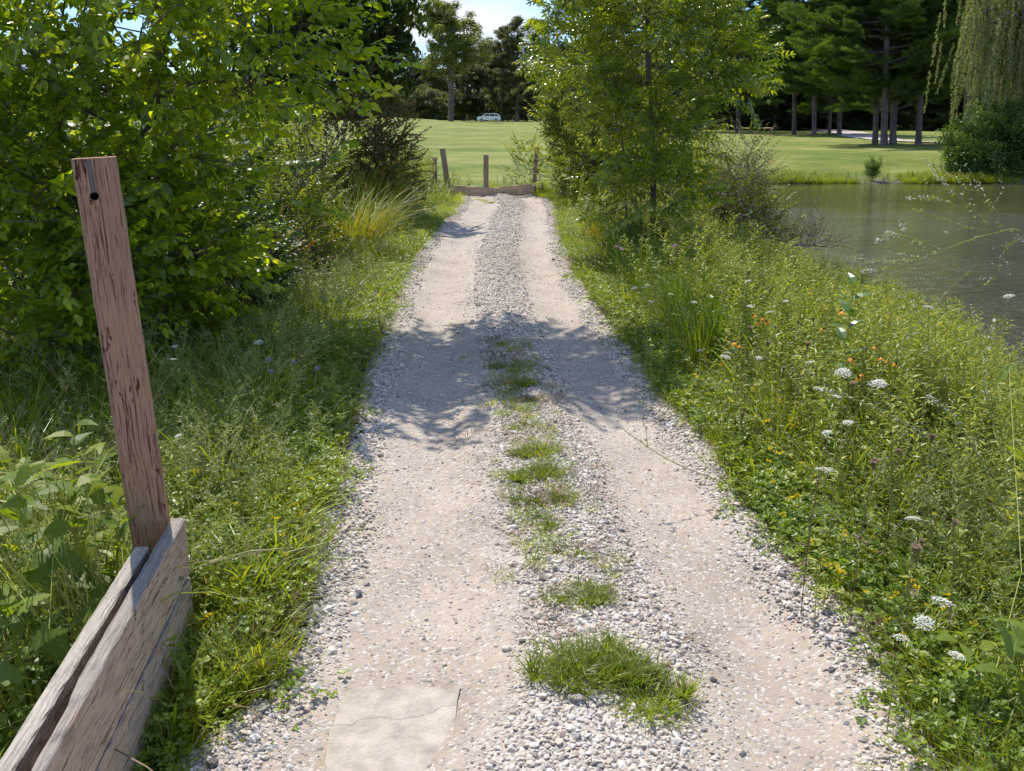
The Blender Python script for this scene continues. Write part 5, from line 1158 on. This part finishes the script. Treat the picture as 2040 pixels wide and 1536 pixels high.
for (x, y) in ((1665, 1127), (1650, 1130), (1672, 1113), (1680, 1118), (1668, 1136), (1725, 1182), (1780, 1192), (1774, 1206), (1786, 1184), (1640, 1122), (1580, 992), (1590, 990), (1570, 996), (1562, 1000), (1530, 840), (1524, 842), (1577, 838), (1575, 848), (1536, 895), (1546, 903), (1385, 748), (1396, 756), (1390, 752), (1674, 873), (1676, 884), (1640, 935), (1870, 1045), (1680, 1068), (1684, 1060), (1740, 1072), (1847, 1207), (1885, 1188), (1882, 1197), (1802, 1237), (1970, 1105), (1820, 1160), (1450, 762), (1452, 795), (1455, 800), (1540, 962), (1552, 800), (1638, 912), (1557, 905), (1622, 1080), (1500, 775), (1337, 637), (1350, 700), (1741, 1100), (1530, 920), (1880, 1215)):
    head_obj('yellow_wildflower', x, y, .16 if y > 900 else .22, random.choice(tf), 'flower_head', 'small yellow pea flower in the pond side clover', 'wildflower', GY2, random.uniform(.7, 1.05), .5, r_=.001)
for i in range(46):
    yy = random.uniform(2.6, 9.5); xx = float(pr(yy))+random.uniform(.1, .75); r0 = empty('yellow_wildflower', (xx, yy, gz(xx, yy))); tag(r0, 'small yellow pea flower in the pond side clover', 'wildflower', GY2); st, tip = stem_mesh(random.uniform(.12, .24), .03, .001, 1); link('stem', st, r0); link('flower_head', random.choice(tf), r0, tuple(tip), (0, 0, i), random.uniform(.7, 1.0))
for i in range(60):
    t = random.random(); y = 470+t*120; X_ = 0; Yg = ground(900, y)[1]; xx = float(pl(Yg))-random.uniform(.12, .75); hz = .12
    r0 = empty('yellow_wildflower', (xx, Yg, gz(xx, Yg))); tag(r0, 'small yellow pea flower on the sunny far left verge', 'wildflower', GY3); st, tip = stem_mesh(random.uniform(.1, .2), .03, .001, 1); link('stem', st, r0); link('flower_head', random.choice(tf), r0, tuple(tip), (0, 0, i), .95)
# orange coneflowers
def cone_mesh():
    mb = MB()
    for i in range(9):
        a = i*.698+random.uniform(-.2, .2); V, F = leaf_arr(ELL, .026, .2, 1.1, .8); mb.add(V @ rotm(-.25, 0, a).T, F, 0, random.random())
    V = []; F = []
    for j in range(4):
        for k in range(7): V.append((.008*math.cos(k*.9)*math.cos(j*.45), .008*math.sin(k*.9)*math.cos(j*.45), .010*math.sin(j*.45)))
    F = [(j*7+k, j*7+(k+1) % 7, (j+1)*7+(k+1) % 7, (j+1)*7+k) for j in range(3) for k in range(7)]+[tuple(range(21, 28))]; mb.add(V, F, 1, 0)
    return mb.mesh('flower_head', [M['orange'], M['blackhead']])
cm = [cone_mesh() for _ in range(3)]
for i, (x, y, zh) in enumerate(((1462, 682, .34), (1470, 688, .33), (1500, 628, .45), (1512, 640, .45), (1745, 690, .50), (1752, 712, .46), (1770, 718, .46), (1785, 724, .45), (1710, 752, .38), (1718, 745, .38), (1640, 655, .48), (1675, 620, .55), (1520, 632, .44), (1700, 715, .42), (1527, 640, .44))):
    head_obj('orange_coneflower', x, y, zh*1.3+.05, random.choice(cm), 'flower_head', ('orange coneflower low beside the path side of the rushes' if y > 680 and x < 1535 else 'orange coneflower high at the pond side of the rushes' if x < 1535 else 'orange coneflower standing behind the milkweed' if y < 660 else 'orange coneflower in the cluster around the foot of the milkweed'), 'wildflower', 'orange coneflowers among the pond side weeds', random.uniform(.6, .85), .6)
# pink and mauve heads
def pom(mat, r_=.016):
    mb = MB()
    for i in range(70):
        d = rng.normal(size=3); d /= np.linalg.norm(d); d[2] = abs(d[2]); V, F = quad_leaf(r_*.9, .0016); q = Vector(d).to_track_quat('Y', 'Z').to_matrix(); mb.add(V @ np.array(q).T+d*r_*.2, F, 0, random.random())
    return mb.mesh('flower_head', [M[mat]])
pk, mv = pom('pink', .02), pom('mauve')
for (x, y, zh, me_, lab) in ((1345, 492, .75, pk, 'pink thistle head above the rushes'), (1238, 522, .5, pk, 'faded pink flower at the foot of the golden brown grass'), (1228, 515, .5, pk, 'pale pink flower touching the golden brown grass'), (1395, 700, .3, mv, 'pinkish head near the path edge beside the shadow band'),
    (535, 718, .40, mv, 'mauve flower head above its twin among the pale spikes'), (540, 741, .36, mv, 'mauve flower head below its twin among the pale spikes'), (586, 723, .38, mv, 'mauve flower head beside a brown seed head in the left verge'), (632, 735, .34, mv, 'mauve head at the right of the shaded left verge flowers'), (603, 545, .4, mv, 'mauve flower at the foot of the golden grass slope')):
    head_obj('pink_wildflower', x, y, zh, me_, 'flower_head', lab, 'wildflower', None, random.uniform(.9, 1.3), .3)

# milkweed
def big_leaf_plant(name, lab, cat, base, h, n_, ll, wid, mat, lean=(0, 0), opp=True, tpl=ELL, pitch=(.2, .7), droop=.6, group=None, s0=.0):
    root = empty(name, base); tag(root, lab, cat, group); mb = MB(); P = [np.array((lean[0]*t*t, lean[1]*t*t, h*t)) for t in np.linspace(0, 1, 6)]; tube(mb, P, [.005, .0048, .0042, .0036, .003, .002], 6); link('stem', mb.mesh('stem', [M['stem']]), root)
    vs_ = [];
    for i in range(3):
        q = MB(); V, F = leaf_arr(tpl, ll, .3, droop*random.uniform(.7, 1.3), wid); q.add(V, F, 0, random.random()); vs_.append(q.mesh('leaf', [M[mat]]))
    for j in range(n_):
        t = s0+(1-s0)*((j//2 if opp else j)+.6)/(n_/2 if opp else n_); t = min(1, t); a = (j//2)*1.57+(j % 2)*PI if opp else j*2.4; c = (lean[0]*t*t, lean[1]*t*t, h*t)
        link('leaf', random.choice(vs_), root, c, (random.uniform(*pitch)+.5*t, random.uniform(-.2, .2), a+random.uniform(-.25, .25)), (1.1-.45*t)*random.uniform(.85, 1.1))
    return root
def gbase(x, y, z=0):
    a = ground(x, y, z); g0 = gz(*a)
    for _ in range(4): a = ground(x, y, g0+z); g0 = gz(*a)
    return (a[0], a[1], g0-.02)
bz = gbase(1690, 560, .85)
big_leaf_plant('milkweed', 'tall milkweed with thick dark paired leaves standing above the pond side weeds', 'plant', bz, .87, 22, .13, .85, 'milkweed', (.03, 0), s0=.15)
big_leaf_plant('milkweed', 'shorter milkweed half hidden under the tall one', 'plant', gbase(1700, 660, .55), .55, 14, .12, .85, 'milkweed', (-.04, 0))
big_leaf_plant('milkweed', 'small milkweed with round leaves beside the rushes', 'plant', gbase(1420, 560, .5), .5, 12, .10, .9, 'milkweed')
big_leaf_plant('withered_weed', 'withered brownish leafy weed in the middle of the pond side verge', 'plant', gbase(1575, 655, .5), .52, 20, .075, .7, 'dry', (.03, 0), False, LAN, (-.2, .5))
big_leaf_plant('withered_weed', 'second withered weed with pale green leaves by the goldenrod', 'plant', gbase(1598, 600, .58), .6, 22, .07, .7, 'weed', (.02, 0), False, LAN, (-.2, .5))

# lobed vine leaves near the barrier and at the lower pond side corner
def lobed_leaf(sz):
    mb = MB(); K = 30; V = [(0, 0, 0)]
    for i in range(K+1):
        a = -2.55+5.1*i/K; lob = .62+.22*math.cos(a*2.45)+.17*math.cos(a*4.9)*.5+(.05 if i % 2 else -.03); r_ = sz*lob*(1.05-.12*abs(a))
        V.append((r_*math.sin(a), r_*math.cos(a), -.30*r_*r_/sz+.015*sz*math.cos(a*5)))
    mb.add(V, [(0, i, i+1) for i in range(1, K+1)], 0, random.random()); return mb.mesh('leaf', [M['grape']], True)
ll_ = [lobed_leaf(.085), lobed_leaf(.075), lobed_leaf(.095)]
def vine(lab, pts, group=None, s=1.0):
    b0 = np.array(pts[0]); base = np.array((b0[0], b0[1], gz(b0[0], b0[1]))); root = empty('vine', base); tag(root, lab, 'vine', group); mb = MB()
    for i in range(0, len(pts)-2, 3): P = [np.array((.0015*i, 0, 0))]+[np.array(q)-base for q in pts[i:i+3]]; tube(mb, P, [.0016]*len(P), 4)
    link('stem', mb.mesh('stem', [M['stem']]), root)
    for q in pts: link('leaf', random.choice(ll_), root, tuple(np.array(q)-base), (random.uniform(-.75, .35), random.uniform(-.5, .5), random.uniform(0, 6.28)), s*random.uniform(.55, 1.15))
pts = [at(x, y, Y_) for x, y, Y_ in [(random.uniform(-60, 240), random.uniform(890, 1340), random.uniform(1.5, 2.35)) for _ in range(230)]]
pts = [q for q in pts if q[0] < -1.17 and q[2] > .05 and q[2] < .75]
vine('vine with broad lobed leaves filling the space behind the near barrier boards', pts)
pts = [at(x, y, Y_) for x, y, Y_ in [(random.uniform(1900, 2080), random.uniform(1240, 1480), random.uniform(1.45, 1.8)) for _ in range(20)]]+[at(2030, 1240, 1.6), at(1985, 1330, 1.6), at(2035, 1140, 1.9), at(2010, 730, 2.6), at(2040, 900, 2.4)]
vine('vine with lobed leaves in the lower corner of the pond side verge', pts, s=.9)
big_leaf_plant('leafy_weed', 'broad leaved weed close behind the barrier boards, beside the post', 'plant', m2(-1.62, 2.42, -.06), .62, 16, .13, .9, 'grape', (.05, -.02), False, OV, (-.1, .5))
big_leaf_plant('leafy_weed', 'narrow leaved weed touching the foot of the leaning post', 'plant', m2(-1.26, 2.0, -.06), .48, 16, .13, .8, 'weed', (.05, -.05), False, LAN, (.0, .7))
big_leaf_plant('leafy_weed', 'small toothed weed at the outer end of the vine patch', 'plant', m2(-1.95, 2.3, -.06), .55, 14, .12, .9, 'grape', (-.05, 0), False, OV, (-.1, .5))
# long broad blades
for (x, y, n_, h_, w_, lab) in ((-1.30, 1.55, 34, .42, .006, 'bright long bladed grass clump behind the near end of the boards'), (-1.55, 1.72, 30, .45, .006, 'long grass clump with browning blades left of the boards'), (-1.32, 1.95, 22, .50, .0055, 'tall grass blades rising in front of the post foot'), (-1.62, 2.1, 24, .52, .006, 'tall upright grass between the vine leaves'), (-.93, 2.2, 30, .30, .004, 'grass blades fanned beside the far end of the boards'), (-.90, 1.66, 18, .22, .005, 'curling blades at the foot of the boards beside the gravel'), (-.86, 2.45, 26, .26, .004, 'slim grass clump in the clover beyond the boards'), (1.75, 1.72, 20, .42, .006, 'broad bright blades in the lower pond side corner'), (1.55, 2.0, 16, .35, .005, 'slim bright blades above the corner vine')):
    blade_thing('long_grass', lab, 'grass clump', None, *m2(x, y), [(n_, .07, h_, w_, dict(lean=.45, curve=1.0, seg=6, var=(.45, .95))), (n_//3, .09, h_*.8, w_*.8, dict(lean=.7, curve=1.4, seg=6, mat=1))], [M['grass'], M['dry']])

# stalks with pale flower spikes and dry twigs
def twiggy(name, lab, cat, base, h, n_, mat, racemes=None, group=None, lean=(0, 0), spread=.5, r_=.0018, branch=5, up=.9):
    root = empty(name, base); tag(root, lab, cat, group); mb = MB(); fl_ = MB()
    for i in range(n_):
        a = random.uniform(0, 6.28); L_ = h*random.uniform(.6, 1.1); d = np.array((lean[0]+math.cos(a)*spread*.5, lean[1]+math.sin(a)*spread*.5, up)); d /= np.linalg.norm(d); P = [d*L_*t+np.array((0, 0, -.12*L_*t*t)) for t in np.linspace(0, 1, 7)]; tube(mb, P, [r_*(1-.7*t) for t in np.linspace(0, 1, 7)], 4)
        for b_ in range(branch):
            t = random.uniform(.35, .95); c = P[int(t*6)]; a2 = random.uniform(0, 6.28); d2 = d*.6+np.array((math.cos(a2), math.sin(a2), .25))*.55; l2 = L_*random.uniform(.15, .36); Q = [c+d2*l2*u+np.array((0, 0, -.1*l2*u*u)) for u in (0, .33, .66, 1)]; tube(mb, Q, [r_*.6, r_*.5, r_*.4, r_*.3], 3)
            if racemes:
                for k in range(racemes):
                    u = random.uniform(.3, 1); q = c+d2*l2*u+np.array((0, 0, -.1*l2*u*u))+rng.normal(size=3)*.0025; V, F = quad_leaf(.008, .0026); fl_.add(V @ rotm(random.uniform(-1, 1), random.uniform(-1, 1), random.uniform(0, 6.28)).T+q, F, 0, random.random())
    link('stems', mb.mesh('stems', [M[mat]]), root)
    if racemes: o_ = link('flower_spikes', fl_.mesh('flower_spikes', [M['seed']]), root); o_['kind'] = 'stuff'
    return root
for i, (x, y) in enumerate(((545, 800), (600, 790), (640, 830), (575, 850), (690, 880), (500, 830))):
    a = gbase(x, y); twiggy('spiked_weed', 'weed with thin pale flower spikes '+('below the mauve twin heads', 'in the middle of the shaded verge', 'right of the shaded verge middle', 'lowest in the shaded verge', 'nearest the gravel in the shade', 'closest to the leaning post in the shade')[i], 'plant', a, .42, 4, 'stem', 26, 'weeds with pale spikes in the shaded left verge', branch=4)
twiggy('dry_stalks', 'dry branching brown stalks reaching over the vine at the outer left', 'plant', m2(-1.95, 2.75, -.06), .95, 9, 'dry', None, None, (.25, -.1), .9)
twiggy('dry_stalks', 'thin dry stalks between the outer vine and the post', 'plant', m2(-1.6, 2.7, -.06), .70, 6, 'dry', None, None, (.1, 0), .8)
twiggy('dry_stalks', 'short tangle of dry stems low behind the vine', 'plant', m2(-1.75, 2.5, -.06), .5, 6, 'dry', None, None, (.3, 0), 1.2)

# sweet clover: long arching pale stems with white racemes
def arch_plant(lab, base, lines, group='arching pale stems crossing the pond side verge'):
    base = np.array(base, float); root = empty('sweet_clover', base); tag(root, lab, 'plant', group); mb = MB(); fl_ = MB(); lf = MB()
    def add(P, r0, leaves=True, raceme=False):
        P = [np.array(q, float)-base for q in P]; # smooth
        Q = []
        for i in range(len(P)-1):
            p0 = P[max(0, i-1)]; p1, p2 = P[i], P[i+1]; p3 = P[min(len(P)-1, i+2)]
            for t in np.linspace(0, 1, 7)[:-1]: Q.append(.5*((2*p1)+(-p0+p2)*t+(2*p0-5*p1+4*p2-p3)*t*t+(-p0+3*p1-3*p2+p3)*t**3))
        Q.append(P[-1]); n_ = len(Q); tube(mb, Q, [1.7*r0*(1-.55*i/(n_-1)) for i in range(n_)], 4, 0, .6)
        for i in range(2, n_-1):
            if leaves and random.random() < .55:
                for k in range(3): V, F = leaf_arr(LAN, random.uniform(.014, .026), .3, .4, .9); lf.add(V @ rotm(random.uniform(-.5, .9), 0, random.uniform(0, 6.28)).T+Q[i], F, 0, random.random())
            if random.random() < .16:
                d = Q[i+1]-Q[i]; d /= np.linalg.norm(d)+1e-9; e = d*.7+rng.normal(size=3)*.45+np.array((0, 0, .35)); l_ = random.uniform(.05, .14); R_ = [Q[i]+e*l_*u for u in (0, .5, 1)]; tube(mb, R_, [r0*.4, r0*.35, r0*.25], 3, 0, .6)
                for k in range(14 if random.random() < .4 else 4): u = random.uniform(.25, 1); V, F = quad_leaf(.007, .0024); fl_.add(V @ rotm(random.uniform(-1, 1), random.uniform(-1, 1), random.uniform(0, 6.28)).T+Q[i]+e*l_*u+rng.normal(size=3)*.003, F, 0, random.random())
        if raceme:
            k0 = int(n_*.62)
            for k in range(46): i = random.randint(k0, n_-1); V, F = quad_leaf(.008, .003); fl_.add(V @ rotm(random.uniform(-1, 1), random.uniform(-1, 1), random.uniform(0, 6.28)).T+Q[i]+rng.normal(size=3)*.0045, F, 0, random.random())
    for P, r0, rac in lines: add(P, r0, True, rac)
    link('stems', mb.mesh('stems', [M['stemyel']]), root); o_ = link('leaves', lf.mesh('leaves', [M['weed']]), root); o_['kind'] = 'stuff'; o_ = link('flower_spikes', fl_.mesh('flower_spikes', [M['white']]), root); o_['kind'] = 'stuff'
A = lambda Y_, *q: [at(x, y, Y_+dy) for (x, y, *d) in q for dy in [(d[0] if d else 0)]]
arch_plant('long pale stem sweeping up from the path side weeds towards the pond ripples', m2(1.10, 2.9, .0), [
    (A(2.9, (1590, 1150), (1640, 1040), (1690, 860), (1760, 740), (1850, 620), (1935, 535)), .0022, False), (A(2.9, (1850, 620), (1850, 700), (1856, 760), (1840, 810)), .0012, False), (A(3.0, (1500, 1160), (1600, 1100), (1750, 1060), (1880, 1040)), .0016, False)])
arch_plant('sprawling stem with a fan of side sprays against the calm water', m2(2.35, 2.8, .1), [
    (A(2.8, (2120, 900), (2080, 620), (2040, 470), (1980, 465), (1900, 490), (1830, 515), (1750, 522), (1690, 512)), .0022, True), (A(2.8, (1980, 465), (1930, 410), (1890, 375), (1865, 345)), .0014, True),
    (A(2.8, (1970, 460), (1900, 445), (1850, 425), (1815, 418)), .0010, False), (A(2.8, (1940, 430), (1880, 400), (1826, 395)), .0010, False), (A(2.8, (1990, 460), (1985, 420), (1955, 398)), .0010, False), (A(2.8, (1880, 497), (1830, 480), (1790, 470), (1765, 465)), .0012, True), (A(2.8, (1850, 508), (1800, 470), (1745, 478)), .0011, True), (A(2.8, (1800, 528), (1760, 535), (1720, 540)), .0012, True), (A(2.8, (2040, 470), (2000, 500), (1985, 545), (1960, 570)), .0011, False)])
arch_plant('low spreading stems with white sprays over the corner of the verge', m2(1.75, 2.3, .0), [
    (A(2.3, (2010, 1200), (1930, 1020), (1880, 900), (1760, 820), (1640, 775)), .0018, True), (A(2.3, (2040, 1100), (1960, 930), (1900, 830), (1850, 790)), .0016, True), (A(2.35, (2040, 1050), (1990, 880), (1960, 760), (1980, 640)), .0016, True), (A(2.3, (2030, 1150), (1850, 1090), (1720, 1040), (1620, 1010), (1450, 950)), .0018, False),
    (A(2.4, (1720, 1140), (1830, 1010), (1960, 960), (2040, 950)), .0014, False)])
arch_plant('wiry stem reaching out over the gravel from the verge', m2(.98, 2.85, .0), [
    (A(2.9, (1600, 1020), (1500, 985), (1450, 965), (1350, 925), (1290, 890), (1235, 850)), .0016, False), (A(2.9, (1450, 965), (1400, 920), (1370, 880)), .0009, False), (A(2.9, (1290, 890), (1285, 850), (1270, 815)), .0009, False)], None)
arch_plant('slender stems with white sprays at the water side above the corner vine', m2(2.2, 3.6, -.1), [
    (A(3.6, (2030, 900), (1990, 800), (1960, 700), (1940, 620)), .0016, True), (A(3.6, (1900, 900), (1870, 780), (1850, 680), (1820, 600)), .0016, True), (A(3.6, (2040, 820), (1930, 770), (1820, 760), (1760, 770)), .0014, True), (A(3.7, (1760, 900), (1780, 780), (1830, 700)), .0014, True)])
